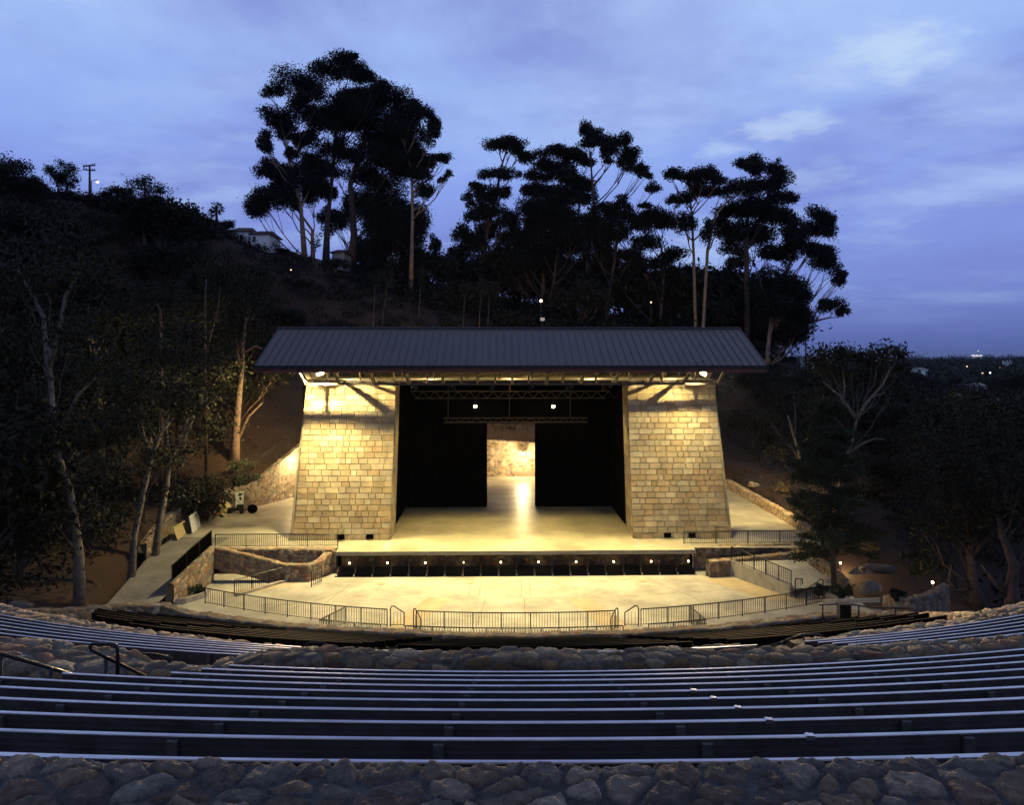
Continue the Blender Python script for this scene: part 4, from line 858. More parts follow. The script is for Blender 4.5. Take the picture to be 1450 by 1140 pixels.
# generic dark trees, copied
def proto(name, seed, h, cr, bark, col, per=110, size=.42, nb=16):
    r = random.Random(seed)
    t = [(0,0,-.5),(r.uniform(-.3,.3),r.uniform(-.3,.3),h*.25),(r.uniform(-.6,.6),r.uniform(-.6,.6),h*.5),(r.uniform(-.8,.8),r.uniform(-.8,.8),h*.8)]
    return tree(name, '', t, crown_blobs((0,0,h*.62), cr, h*.40, nb, seed), per, size, col, bark, .28, 'tree', '', seed, .1, sig=.34, loc=(0,0,0))
def copy_tree(o):
    c = o.copy(); COL.objects.link(c)
    for ch in o.children:
        k = ch.copy(); COL.objects.link(k); k.parent = c; k.matrix_parent_inverse = ch.matrix_parent_inverse.copy()
    return c
PR = [proto('oak_tree', 201, 10, 4.4, 'bark', OAK), proto('oak_tree', 202, 9, 5.0, 'bark', OAK), proto('broadleaf_tree', 203, 12, 4.0, 'barkpale', SYC), proto('bushy_tree', 204, 7, 4.0, 'bark', (.012,.013,.007))]
used = [False]*4
def plant(k, x, y, s, label, group, z=None, name=None):
    px = CX+x/y*F
    if z is None:
        cap = np.interp(px, [0,60,100,200,300,400,480,1060,1150,1270,1310,1500], [285,280,290,300,325,372,420,505,510,515,545 if y < 130 else 527,548 if y < 130 else 527])
        s = max(.25, min(s, ((HY-cap)/F*y-gz(x, y))/((10,9,12,7)[k]*1.08)))
    o = PR[k] if not used[k] else copy_tree(PR[k]); used[k] = True
    o.location = (x, y, (gz(x, y) if z is None else z)); o.rotation_euler = (0, 0, random.uniform(0, 6.28)); o.scale = (s, s, s*random.uniform(.9, 1.12))
    o['label'] = label; o['group'] = group; o['category'] = 'tree'
    return o
LW = 'dark leafy tree in the unlit wood on the left slope'
for (px, Y, k, s) in ((10,52,2,1.3),(55,60,2,1.2),(140,66,2,1.2),(-10,66,0,1.5),(60,72,0,1.4),(120,80,2,1.1),(170,74,0,1.3),(215,70,2,1.1),(255,74,1,1.2),(295,79,0,1.1),(370,86,1,.9),(20,82,1,1.4),(90,90,0,1.1),(180,92,1,1.0),(250,92,3,1.1),(320,98,3,1.1),(385,98,3,.9),(-20,46,0,1.3),(30,48,1,.8),(265,66,3,1.0),(430,108,3,.7),(60,100,3,1.2),(150,102,3,1.2),(30,78,3,1.0),(75,84,3,1.0),(110,92,3,1.0),(135,86,1,1),(160,80,3,1.0),(205,84,3,1.0),(225,90,3,.9),(280,86,3,1.0),(300,90,3,.9),(345,92,3,.9),(355,102,3,.8),(10,90,3,1.2),(50,94,1,1.2),(185,66,3,.9),(110,56,3,.9),(30,60,3,1.1),(410,100,3,.6),(400,92,3,.6),(340,82,3,.6),(130,74,1,1),(60,66,3,1.2)):
    x = (px-CX)/F*Y; plant(k, x, Y, s, LW, 'dark trees of the left slope wood')
def crest(px, pytop, Y, k, s, label, name=None):
    x = (px-CX)/F*Y; zt = -(pytop-HY)/F*Y; g0 = gz(x, Y); h = (10,9,12,7)[k]*s
    plant(k, x, Y, max(.25, min(1.3, (zt-g0)/((10,9,12,7)[k]*1.05))), label, 'trees on the left hill crest', z=g0-.2)
crest(85,218,92,0,.62,'dark spiky crowned tree on the hill crest just left of the utility pole')
crest(5,215,84,1,.85,'big dark tree cut by the left edge on the hill crest')
crest(45,243,88,1,.75,'rounded dark tree between the left edge and the spiky crowned one')
crest(205,240,94,2,.72,'loose airy tree on the hill crest right of the street lamp')
crest(168,256,96,3,.6,'small thin tree on the crest beside the street lamp')
crest(250,268,97,1,.78,'dense dome shaped tree on the crest left of the palm')
crest(262,285,99,3,.9,'low dark tree under the dome shaped one')
crest(318,305,118,3,.85,'low dark bush like tree under the palm')
crest(130,278,95,3,.8,'low dark tree at the foot of the utility pole')
crest(228,262,95,3,.8,'low bushy tree filling between the airy tree and the dome shaped one')
crest(185,262,93,3,.8,'low bushy tree filling left of the airy crest tree')
crest(292,302,108,3,.8,'low bushy tree just left of the palm')
crest(350,318,131,3,.8,'dark bushy tree above the two white house wings')
crest(25,236,86,3,.8,'dark bushy tree on the crest beside the left edge')
crest(478,361,120,3,.8,'dark bushy tree in front of the small pale house between the trunks')
crest(400,352,121,3,.8,'dark bushy tree at the right end of the white house')
RW = 'dark leafy tree in the unlit valley wood at right'
for (px, Y, k, s) in ((1090,112,1,1.0),(1115,96,3,.8),(1150,118,0,1.1),(1185,104,2,.8),(1235,112,1,1.1),(1260,96,3,1.0),(1290,128,0,1.1),(1330,112,1,1.2),(1370,100,0,1.2),(1420,90,1,1.3),(1350,84,1,1.1),(1460,76,0,1.4),(1300,80,3,1.0),(1400,70,1,1.1),(1440,64,0,1.1),(1270,72,3,.8),(1330,66,0,.95),(1320,150,1,1.3),(1390,140,0,1.4),(1440,170,1,1.4),(1290,170,1,1.2),(1240,150,1,1.1),(1350,200,0,1.4),(1465,120,0,1.4),(1300,220,1,1.5),(1420,230,0,1.5),(1240,240,0,1.2),(1470,56,1,1.1),(1075,104,3,.9),(1210,132,3,1.4),(1385,60,3,1.0),(1065,92,3,.8),(1095,100,3,.9),(1130,102,3,.9),(1165,110,1,.9),(1200,98,3,.9),(1225,104,3,.9),(1145,92,3,.6),(1250,108,3,1.0),(1280,100,3,1.0),(1180,118,3,1.0),(1120,124,3,1.0),(1100,126,1,1.0),(1300,105,3,1.0),(1335,95,3,1.0),(1375,86,1,1.0),(1430,80,1,1.1),(1405,110,3,1.2),(1445,100,1,1.2),(1260,84,3,.8),(1310,70,3,.8)):
    x = (px-CX)/F*Y; plant(k, x, Y, s, RW, 'dark trees of the right valley wood')
for (px, Y, k, s) in ((605,140,1,.9),(632,134,3,1.0),(660,142,1,1.0),(700,138,3,1.2),(735,144,1,1.1),(772,140,3,1.2),(808,144,1,1.2),(845,138,3,1.3),(880,144,1,1.2),(915,138,3,1.3),(950,142,1,1.2),(985,136,3,1.4),(1020,140,1,1.3),(1052,134,3,1.4),(1080,138,1,1.2),(1105,132,3,1.1),(660,128,3,.8),(820,130,3,.9),(1000,128,3,.9)):
    x = (px-CX)/F*Y; plant(3, x, Y, s*1.7, 'low dark tree filling the foot of the eucalyptus groves', 'low dark trees under the eucalyptus groves', z=gz(x, Y)-2.6)
# right: conifer, white limbed sycamore, oaks
def conifer():
    b = np.array(at(1182,846,52)); b[2] = -16.4; e = empty('conifer_tree', tuple(b), 'dark layered conifer with a straight black trunk right of the pit', 'tree')
    m = MB(); top = np.array(at(1166,558,52)); h = top[2]-b[2]
    m.tube([b, b*.5+top*.5+np.array((.05,0,0)), top], [.2,.12,.03], 8); bl = []; rr = random.Random(3)
    for k in range(104):
        t = rr.uniform(.16, .98); p = b+(top-b)*t; L = (4.0*(1-t)**.65+.35)*rr.uniform(.5,1.1)*min(1, .55+t*2.2); a = rr.uniform(0, 6.28)
        q = p+np.array((math.cos(a)*L, math.sin(a)*L, L*rr.uniform(-.3, .32))); mid = (p+q)/2+np.array((0,0,.12*L))
        m.tube([p, mid, q], [.05,.035,.012], 4)
        for u in (.35,.55,.75,.92):
            c = p*(1-u)**2+2*mid*u*(1-u)+q*u*u; bl.append((c+np.array((rr.uniform(-.15,.15),rr.uniform(-.15,.15),-.08)), (.32+.2*L*(1.1-u)*.5, .32+.2*L*(1.1-u)*.5, .26)))
    m.build('trunk', M['bark'], e, True)
    V, Fq, C = leaves(bl, 460, .22, (.022,.029,.014), 77, sub=6, sig=.5, asp=.3); mesh('crown', V, Fq, M['leaf'], e, C)
conifer()
nearT('sycamore with a white forked trunk behind the conifer', [(1176,742,74),(1186,700,74),(1200,650,74),(1207,625,74),(1213,594,74)],
      [([(1213,594,74),(1200,575,74),(1194,570,74),(1190,560,74),(1176,550,74),(1165,540,74)], .19, .05), ([(1194,570,74),(1196,545,74),(1193,525,74)], .12, .04), ([(1213,594,74),(1226,572,74),(1236,560,74),(1250,545,74),(1262,518,74)], .19, .05), ([(1232,563,74),(1254,556,74)], .09, .03), ([(1205,640,74),(1222,628,74),(1240,621,74),(1254,623,74)], .14, .05)],
      [(1170,505,24,0),(1200,503,26,1),(1225,510,24,2),(1250,500,24,0),(1272,500,16,0),(1180,525,26,2),(1240,525,22,2),(1215,535,22,3),(1265,540,22,3),(1155,515,17,0),(1165,560,22,2),(1275,520,16,1)], 301, 'barkpale', .3, per=210, size=.38, group='sycamores on the right')
nearT('small pale stemmed sycamore left of the white forked one', [(1136,680,80),(1131,640,80),(1122,612,80),(1116,588,80)],
      [([(1131,635,80),(1140,622,80),(1160,622,80)], .09, .04), ([(1125,620,80),(1127,590,80),(1124,560,80)], .08, .03)],
      [(1110,570,26,1),(1130,555,28,2),(1090,590,24,2),(1150,590,26,2),(1120,620,24,2),(1160,640,24,1),(1100,640,20,2)], 302, 'barkpale', .17, per=90, size=.38, group='sycamores on the right')
def oakR(label, trunk, limbs, bl, seed, r0):
    t = ground_first(px3(trunk)); Y = trunk[0][2]
    b = [(at(x, y, Y+d), (r*Y/F, r*Y/F, r*.8*Y/F)) for x, y, r, d in bl]
    tree('oak_tree', label, t, b, 150, .30, OAK, 'bark', r0, 'tree', 'oaks on the right', seed, .08, extra=[(px3(l), a, c) for l, a, c in limbs], sig=.34)
oakR('spreading oak with a low crooked limb beside the curved wall at right', [(1388,872,50),(1378,830,50),(1374,790,50),(1366,740,50),(1355,700,50.5)],
     [([(1378,826,50),(1366,836,50),(1352,836,49.8),(1343,822,49.5),(1347,800,49.5)], .16, .06), ([(1374,790,50),(1400,760,50),(1420,740,50)], .16, .06)],
     [(1340,640,48,0),(1380,620,50,1),(1320,690,45,-1),(1360,690,50,-1),(1400,680,48,0),(1310,740,42,-1),(1345,750,45,0),(1380,745,40,-1),(1300,790,30,0),(1330,795,28,1),(1300,650,36,2),(1370,570,40,2)], 303, .42)
oakR('thick trunked oak at the right edge of the picture', [(1442,880,47),(1432,840,47),(1436,800,47),(1420,760,47),(1410,720,47.5)],
     [([(1434,815,47),(1455,790,47),(1480,770,47)], .22, .1), ([(1430,850,47),(1405,820,47),(1390,800,47)], .15, .05)],
     [(1420,660,50,0),(1450,620,50,1),(1440,700,50,-1),(1400,720,45,1),(1470,680,55,0),(1430,580,45,2),(1465,745,40,0),(1405,640,40,1)], 304, .5)
# shrubs
def shrub(label, px, py, Y, r, col, seed, name='shrub', group=None, size=.16, per=500):
    c = np.array(at(px, py, Y)); rr = r*Y/F
    if not inpoly(np.array([c[0]]), np.array([c[1]]), HOLE)[0]: c[2] = max(c[2], gz(c[0], c[1])+rr*.6)
    e = empty(name, (c[0], c[1], c[2]-rr*.8), label, 'shrub', group)
    bl = crown_blobs(c, rr, rr*.85, 9, seed); V, Fq, C = leaves(bl, per, size, col, seed, sig=.3); mesh('foliage', V, Fq, M['leaf'], e, C)
    m = MB()
    for b, s in bl: m.tube([(c[0], c[1], c[2]-rr*.95), (np.array(b)+c)/2-np.array((0,0,rr*.3)), b], [.05,.035,.015], 4)
    m.build('stems', M['bark'], e)
shrub('round grey green shrub at the foot of the orange lit trunk', 344,672,72.6,25,(.06,.075,.04),401, size=.22, per=420)
shrub('leafy green planter shrub in front of the mesh railing wall', 262,838,51.4,15,(.035,.075,.02),402)
shrub('small dark planter shrub right of the leafy green one', 281,834,52.2,10,(.02,.035,.012),403)
for k, (px, py, Y, r) in enumerate(((1130,728,68,16),(1152,722,66,17),(1108,722,75,12),(1205,777,60,18),(1232,780,58,16),(1170,760,63,16))):
    shrub(['pale dry shrub above the near end of the lit wall','larger pale dry shrub behind the conifer branches','small dry shrub beside the fence lamp','pale shrub glowing right of the conifer trunk','pale shrub beyond the round path lamp','dark shrub just left of the conifer trunk'][k], px, py, Y, r, (.11,.085,.045) if k != 5 else (.03,.04,.02), 410+k, group='shrubs by the right path', size=.2, per=300)
for k, (px, py, Y, r) in enumerate(((1192,836,50,16),(1160,836,51,10),(1300,800,50,24),(1270,842,44,12))):
    shrub(['dark round shrub at the conifer foot','small dark shrub at the end of the right pit railing','dark shrub under the oak behind the curved wall','low dark shrub behind the curved wall post'][k], px, py, Y, r, (.012,.015,.008), 420+k, group='dark shrubs by the paths')
# brush on the slopes (uncountable)
def brush(name, n, xr, yr, ok, rad, per, size, col, seed):
    r = np.random.default_rng(seed); x = r.uniform(*xr, n*4); y = r.uniform(*yr, n*4); k = ok(x, y); x, y = x[k][:n], y[k][:n]; z = ground(x, y)
    bl = [((a, b, c+.3*s), (s, s, s*.7)) for a, b, c, s in zip(x, y, z, r.uniform(*rad, len(x)))]
    V, Fq, C = leaves(bl, per, size, col, seed, sub=6, sig=.4); tag(mesh(name, V, Fq, M['leaf'], None, C), kind='stuff')
notlot = lambda x, y: ~inpoly(x, y, HOLE) & ~inpoly(x, y, SEAT)
brush('hillside_brush', 2000, (-75,0), (44,132), lambda x, y: notlot(x, y) & ((x < -29) | (y > 94)), (.5,1.7), 60, .34, (.014,.012,.007), 501)
brush('hillside_brush', 900, (0,60), (58,135), lambda x, y: notlot(x, y) & ((x > 27) | (y > 94)), (.4,1.5), 60, .34, (.017,.013,.008), 502)
brush('valley_brush', 500, (30,170), (50,300), lambda x, y: notlot(x, y), (.8,2.6), 45, .6, (.011,.012,.007), 503)
brush('dry_grass', 700, (-36,34), (60,112), lambda x, y: notlot(x, y), (.2,.55), 60, .22, (.055,.034,.018), 504)
brush('grove_undergrowth', 260, (-24,40), (122,150), lambda x, y: x > -30, (1.6,3.4), 60, .6, (.010,.011,.007), 505)
# far forest: one mass
r = np.random.default_rng(9); n = 1500
Yf = 260*np.exp(r.random(n)*2.3); pxf = r.uniform(1040,1560,n); xf = (pxf-CX)/F*Yf; zf = ground(xf, Yf)
bl = [((a, b, c+s*.9), (s*1.1, s*1.1, s)) for a, b, c, s in zip(xf, Yf, zf, r.uniform(2.4,6.5,n)*np.clip((Yf/300)**.35, 1, 2))]
V, Fq, C = leaves(bl, 9, 1.7, (.020,.024,.016), 91, sub=8, sig=.4); tag(mesh('far_forest', V, Fq, M['leaf'], None, C), kind='stuff')
# palm on the crest
def palm(px, py, Y, label):
    c = np.array(at(px, py, Y)); g0 = gz(c[0], c[1]); e = empty('palm_tree', (c[0], c[1], g0), label, 'palm')
    m = MB(); m.tube([(c[0], c[1], g0-.3), (c[0]+.1, c[1], (g0+c[2])/2), c], [.28,.22,.2], 8); m.build('trunk', M['pole'], e, True)
    m = MB(); rr = random.Random(5)
    for k in range(46):
        a = rr.uniform(0, 6.28); el = rr.uniform(-.9, 1.4); L = rr.uniform(.8, 1.15)
        d = np.array((math.cos(a)*math.cos(el), math.sin(a)*math.cos(el), math.sin(el)))
        p1 = c+d*L*.6; p2 = c+d*L+np.array((0,0,-.25)); m.tube([c, p1, p2], [.03,.02,.01], 3)
        for j in range(7):
            q = p1+(p2-p1)*(j/6); w = np.cross(d, (0,0,1)); w /= np.linalg.norm(w)+1e-6
            for s_ in (-1,1): m.add([q, q+w*s_*.34+d*.3, q+w*s_*.3+d*.34-np.array((0,0,.08))], [(0,1,2)])
    m.build('fronds', M['pole'], e)
palm(306,294,128,'small round headed palm on the hill crest left of the white house')

# ------------------------------------------------------------------ houses, poles, far lights
def house(label, px0, px1, pytop, pybot, Y, ridge, wm='house', rm='roofred', depth=6, wins=(), gable=False, name='house', group=None):
    a, b = at(px0, pybot, Y), at(px1, pytop, Y); x0, x1, z0, z1_ = a[0], b[0], a[2], b[2]
    e = empty(name, ((x0+x1)/2, Y+depth/2, z0-1), label, 'house', group)
    m = MB(); m.box(x0, x1, Y, Y+depth, z0-2.5, z1_); w = m.build('wall', M[wm], e)
    o = .45; m = MB()
    m.add([(x0-o,Y-o,z1_-.05),(x1+o,Y-o,z1_-.05),(x1+o,Y+depth+o,z1_-.05),(x0-o,Y+depth+o,z1_-.05),(x0+(x1-x0)*.12,Y+depth*.5,z1_+ridge),(x1-(x1-x0)*.12,Y+depth*.5,z1_+ridge)], [(0,1,5,4),(1,2,5),(2,3,4,5),(3,0,4),(3,2,1,0)])
    m.build('roof', M[rm], e)
    for fx0, fx1, fz0, fz1, gm in wins:
        m = MB(); m.box(x0+(x1-x0)*fx0, x0+(x1-x0)*fx1, Y-.04, Y+.02, z0+(z1_-z0)*fz0, z0+(z1_-z0)*fz1); m.build('window', M[gm], e)
    return e
house('white walled house wing with a red tiled roof on the hill crest', 324, 352, 327, 345, 124, 1.0, wins=((.55,.72,.25,.7,'glass'),))
house('longer white house wing beside the left eucalyptus grove', 355, 381, 331, 345.5, 122, .9, wins=((.1,.28,.2,.75,'glass'),))
house('small house with a dark gabled roof glimpsed between the eucalyptus trunks', 470, 487, 357, 361, 127, .8, 'curb')
house('pale green-lit house beyond the right groves', 1152, 1186, 508, 520, 178, .7, 'housegreenlit', 'beam', 8, ((.1,.25,.2,.8,'glass'),(.45,.6,.2,.8,'glass'),(.75,.9,.2,.8,'glass')))
for k, (px, py, Y, w, lb) in enumerate(((1308,526,330,12,'pale far house with a bright roof nearest the white forked tree'),(1392,549,250,12,'pale roofed house in the dark valley trees'),(1300,548,240,14,'low far house with a dim long roof in the valley'),(1436,540,280,8,'tiny far house near the right edge'),(1430,513,600,6,'far white tower block on the horizon at right'))):
    house(lb, px-w/2, px+w/2, py-2.5, py+2.5, Y, .8, 'house', 'curb' if k < 3 else 'beam', 7, group='far houses in the valley', name='far_house')
def upole(px, py0, py1, Y, label, arms):
    b, t = at(px, py0, Y), at(px, py1, Y); e = empty('utility_pole', (b[0], b[1], gz(b[0], b[1])), label, 'utility pole', 'utility poles')
    m = MB(); m.tube([(b[0], Y, gz(b[0], Y)-.3), t], [.17,.11], 8); m.build('pole', M['pole'], e, True)
    for dz, w, tilt in arms:
        z = t[2]-dz; m = MB(); m.bar((t[0]-w, Y-.12, z-tilt), (t[0]+w, Y-.12, z+tilt), .14)
        for i in (-.9,-.5,.5,.9): m.tube([(t[0]+w*i, Y-.12, z+i*tilt), (t[0]+w*i, Y-.12, z+i*tilt+.25)], .05, 6)
        m.build('crossarm', M['pole'], e)
upole(127, 285, 233, 98, 'wooden utility pole with two crossarms on the left hill crest', ((.15,.75,.08),(.7,.75,-.06)))
upole(1141, 520, 468, 150, 'distant utility pole with crossarms right of the right grove', ((.3,.7,0),(1.2,.7,0),(2,.6,0)))
p = at(138,257.5,98); e = empty('street_lamp', (p[0]-.9, p[1], p[2]-5), 'single glowing street lamp on the left hill crest', 'street lamp')
m = MB(); m.ball(p, .2, 10, 6, sz=.7); m.build('bulb', M['bulbd'], e, True); m = MB(); m.tube([(p[0]-.75,p[1],p[2]-5),(p[0]-.75,p[1],p[2]+.15),(p[0],p[1],p[2]+.3)], .05, 6); m.build('pole', M['pole'], e)
FL = [(412,382,112,.10,'bulbd','tiny light on the slope below the white house'),(766,426,121,.2,'bulbs','warm window light low in the middle grove'),(922,428,121,.13,'bulbd','orange lamp low between the middle and right groves'),(1241,510.5,300,.3,'bulbd','orange far lamp at the treeline, left of two'),(1262,510.5,300,.22,'bulbd','orange far lamp at the treeline, right of two'),(1369,519,380,.35,'bulbd','far orange lamp alone in the hazy trees'),(1391,528,330,.32,'bulbd','dim orange lamp just left of the brightest far light'),(1402,528,330,.36,'bulbw','brightest white light in the far valley'),(1437,541,270,.3,'bulbw','small white light near the right edge'),(1416,520,420,.35,'bulbd','faint far lamp above the brightest far light')]
for px, py, Y, r_, mm_, lb in FL:
    p = at(px, py, Y); e = empty('far_lamp', (p[0], p[1], p[2]-3), lb, 'lamp', 'far lamps in the dark')
    m = MB(); m.ball(p, r_, 8, 6); m.build('bulb', M[mm_], e, True); m = MB(); m.tube([(p[0], p[1]+.1, p[2]-3), (p[0], p[1]+.1, p[2])], .06, 5); m.build('post', M['pole'], e)
p = at(768,452,113); b = MB(); b.box(p[0]-.32, p[0]+.32, p[1]-.03, p[1]+.03, p[2]-.25, p[2]+.25); e = empty('notice_board', (p[0], p[1], gz(p[0], p[1])), 'small blank white board on the slope behind the roof', 'board')
b.build('panel', M['white'], e); b = MB(); b.bar((p[0], p[1]+.06, min(p[2]-.3, gz(p[0], p[1]))), (p[0], p[1]+.06, p[2]), .08); b.build('post', M['pole'], e)
Y = 12500; p = at(1383,503.4,Y); e = empty('offshore_platform', (p[0], Y, -60), 'lit offshore platform far out on the sea', 'platform')
m = MB(); m.box(p[0]-75, p[0]+75, Y-20, Y+20, p[2]-7, p[2]+5)
m.build('lit_deck', M['bulbw'], e); m = MB()
for i in (-60,-20,20,60): m.box(p[0]+i-3, p[0]+i+3, Y-3, Y+3, -62, p[2]-8)
m.box(p[0]+20, p[0]+25, Y-3, Y+3, p[2]+5, p[2]+66); m.build('legs', M['pole'], e); m = MB(); m.ball((p[0]+22, Y, p[2]+70), 9, 8, 6); m.build('beacon', M['bulbw'], e)

# ------------------------------------------------------------------ loose things on the lots
def leaning(label, px0, px1, pyb, h, m, cat, name, lean=.35, th=.05):
    a, b_ = np.array(atz(px0, pyb[0], S)), np.array(atz(px1, pyb[1], S)); d = b_-a; n = np.array((-d[1], d[0], 0)); n /= np.linalg.norm(n)
    if n[0] > 0: n = -n
    u = np.array((0,0,h))+n*lean; t = n*-th
    v = [a, b_, b_+u, a+u, a+t, b_+t, b_+u+t, a+u+t]; mb = MB(); mb.add(v, [(0,1,2,3),(7,6,5,4),(0,4,5,1),(1,5,6,2),(2,6,7,3),(3,7,4,0)]); mb.bar(a+u*.1+t*1.2, b_+u*.1+t*1.2, .05); mb.bar(a+u*.92+t*1.2, b_+u*.92+t*1.2, .05)
    return T(mb.build(name, M[m]), label, cat)
leaning('yellow plywood sheet leaning on the low wall beside the driveway', 251, 267, (765,754), .95, 'yellow', 'board', 'plywood_sheet')
leaning('grey white panel leaning upright beside the yellow plywood sheet', 272, 283, (756,745), 1.35, 'white', 'board', 'leaning_panel', .25)
leaning('narrow black panel between the plywood sheet and the grey white panel', 268, 271, (757,754.5), 1.2, 'black', 'board', 'leaning_panel', .2)
p = atz(291,737,S); e = empty('lumber_pile', p, 'pile of orange lumber on the edge of the left lot', 'lumber', None)
for k in range(7):
    a = np.array(p)+np.array((-.9+.08*k, .2+.05*(k%3), .12+.11*(k//3))); b = MB(); b.bar(a+(-.2,-.9,.0), a+(1.0,1.6,.05*(k%2)), .17, .1); b.build('plank', M['lumber'], e)
p = np.array(atz(308,728,S)); b = MB(); pts = []
for i in range(13):
    t = math.pi*i/12; pts.append((p[0]+.95*math.cos(t), p[1], p[2]+1.15*math.sin(t)))
q = [(x, y+.9, z) for x, y, z in pts]; n_ = len(pts); b.add(pts+q, [(i,i+1,n_+i+1,n_+i) for i in range(n_-1)]+[tuple(range(n_))]); b.bar(pts[0], pts[-1], .06)
o = b.build('curved_panel', M['yellow']); md = o.modifiers.new('t', 'SOLIDIFY'); md.thickness = .04; T(o, 'bright yellow half round panel against the left retaining wall', 'panel')
p = np.array(atz(335,727,S)); b = MB(); b.box(p[0]-.3, p[0]+.42, p[1]+.55, p[1]+.6, p[2]+.1, p[2]+1.75); b.box(p[0]-.34, p[0]+.46, p[1]+.53, p[1]+.62, p[2]+1.75, p[2]+1.8); T(b.build('board', M['white']), 'pale board standing against the left retaining wall', 'board')
e = empty('equipment_cart', tuple(p), 'black equipment cart beside the pale board', 'cart'); b = MB(); b.box(p[0]-.75, p[0]+.75, p[1]-.3, p[1]+.3, p[2]+.3, p[2]+.5); b.box(p[0]+.1, p[0]+.7, p[1]-.25, p[1]+.25, p[2]+.5, p[2]+.8); b.build('body', M['black'], e)
for dx in (-.55,.55): 
    b = MB(); b.tube([(p[0]+dx, p[1]-.34, p[2]+.2), (p[0]+dx, p[1]+.34, p[2]+.2)], .2, 10); b.build('wheel', M['black'], e)
b = MB(); b.ball((p[0]+1.35, p[1]+.2, p[2]+.36), .4, 10, 8, sx=1.2); T(b.build('black_sack', M['mesh_'], None, True), 'round black sack next to the equipment cart', 'sack')
e = empty('low_gate', atz(226,800,P+.9), 'black metal gate at the edge of the driveway among the trunks', 'gate'); a, c = np.array(at(222,798,57.0)), np.array(at(233,787,59.5))
b = MB()
for z in (0,.55,1.1): b.bar(a+(0,0,z), c+(0,0,z), .05)
for t in np.linspace(0,1,9): b.bar(a*(1-t)+c*t, a*(1-t)+c*t+(0,0,1.1), .025)
b.build('leaf', M['black'], e); b = MB(); b.bar(a-(0,0,.4), a+(0,0,1.3), .09); b.bar(c-(0,0,.4), c+(0,0,1.3), .09); b.build('gate_post', M['black'], e)
def boulder(label, px, py, Y, r, seed, sq=(1.2,.9,.8), m='boulder', group='boulders by the paths'):
    c = np.array(at(px, py, Y)); rr = np.random.default_rng(seed); b = MB(); b.ball((0,0,0), 1, 16, 10); v = np.array(b.v)
    k = rr.normal(size=(7,3)); k /= np.linalg.norm(k, axis=1)[:, None]
    for q in k: v -= np.clip(v@q-.62, 0, 9)[:, None]*q*.8
    b.v = [tuple(p) for p in v*np.array(sq)*r*Y/F+c]; T(b.build('boulder', M[m], None, True), label, 'boulder', group)
boulder('pale round boulder on the reddish slope above the right lot', 1067,688,80,10,1,(1.1,.9,.75))
boulder('large boulder at the foot of the conifer beside the dark shrub', 1232,834,47,14,2,(1.2,.9,.8),'rockd')
boulder('boulder left of the conifer trunk at the railing end', 1172,826,53,11,3)
boulder('broad flat rock behind the round path lamp', 1245,806,54,18,4,(1.5,.9,.4),'rockd')
boulder('tall pale rock lit between the conifer branches', 1170,738,64,12,5,(.6,.6,1.4))
boulder('dark rock beside the tree foot at the far left', 30,857,40,12,6,(1.5,1,.6), 'rockd')
boulder('small round rock at the driveway edge', 210,800,55,8,7)
for k, (px, py) in enumerate(((1211,806),(1233,806))):
    a = np.array(at(px, py, 52.0)); s_ = -1 if k == 0 else 1; b = MB(); b.add([a+(-.4,0,-.35), a+(.45,0,-.38), a+(s_*-.25,.1,.05), a+(-.4,.3,-.4), a+(.45,.3,-.42), a+(s_*-.25,.4,.0)], [(0,1,2),(5,4,3),(0,3,4,1),(1,4,5,2),(2,5,3,0)])
    T(b.build('stone_slab', M['rockd']), f'pale three cornered slab under the round path lamp, {"left" if k == 0 else "right"} of two', 'slab', 'pale slabs by the path')
cw = px3([(1250,843,45),(1262,846,44),(1290,849,43.2),(1318,843,43.6),(1334,835,44.5),(1345,828,46)])
T(rubble('retaining_wall', cw, [(0,-2.2),(0,-.06),(.05,0),(.4,0),(.45,-.06),(.45,-.6)], (.34,.28), .06, .05, seed=61, tone=.9), 'curved rubble retaining wall under the oak right of the benches', 'retaining wall', 'rubble walls by the right path')
lw = [(-26.6,56.5,-13.9),(-27.0,59.5,-13.3),(-27.3,62,-13.1)]
T(rubble('retaining_wall', lw, [(0,-2),(0,-.06),(.05,0),(.5,0),(.55,-.06),(.55,-.6)], (.36,.3), .06, .06, seed=62, tone=1.), 'low rubble wall along the left edge of the driveway by the gate', 'retaining wall', G2)
tag(poly('garden_path', [(22.2,44.5,-16.3),(27,43,-16.45),(31.5,41,-16.6),(30.5,46,-16.6),(27,48.2,-16.4),(22.2,49.5,-16.2)], M['path']), kind='structure')
b = MB(); b.bar(at(1166,852,47), at(1247,850,44.6), .25, .22); T(b.build('planter_curb', M['curb']), 'long low concrete curb catching lamplight right of the pit railing', 'planter')
e = empty('stone_stair', (21.5,84,S), 'pale stone stair with a dark rail just right of the right pillar', 'stair')
for k in range(5):
    b = MB(); b.box(19.5, 22.9-.25*k, 83.0+.3*k, 86, S+.55*k, S+.55*(k+1)); b.build('step', M['steps'], e)
b = MB(); b.tube([(22.6,83,S+1.1),(21.5,84.4,S+3.9),(19.5,84.4,S+3.9)], .04, 6); [b.bar((22.6-.28*k,83+.35*k,S+.4+.6*k),(22.6-.28*k,83+.35*k,S+1.1+.7*k), .04) for k in range(5)]; b.build('rail', M['black'], e)

# ------------------------------------------------------------------ evening haze
b = MB(); b.box(-20500, 20500, -620, 20500, -72, 48); hm = bpy.data.materials.new('evening_haze'); hm.use_nodes = True
hn = hm.node_tree.nodes; hn.remove(hn['Principled BSDF']); pv = hn.new('ShaderNodeVolumePrincipled'); pv.inputs['Color'].default_value = (.80,.86,1,1); pv.inputs['Density'].default_value = HAZE
hm.node_tree.links.new(pv.outputs[0], hn['Material Output'].inputs['Volume']); tag(b.build('haze', hm), kind='stuff')
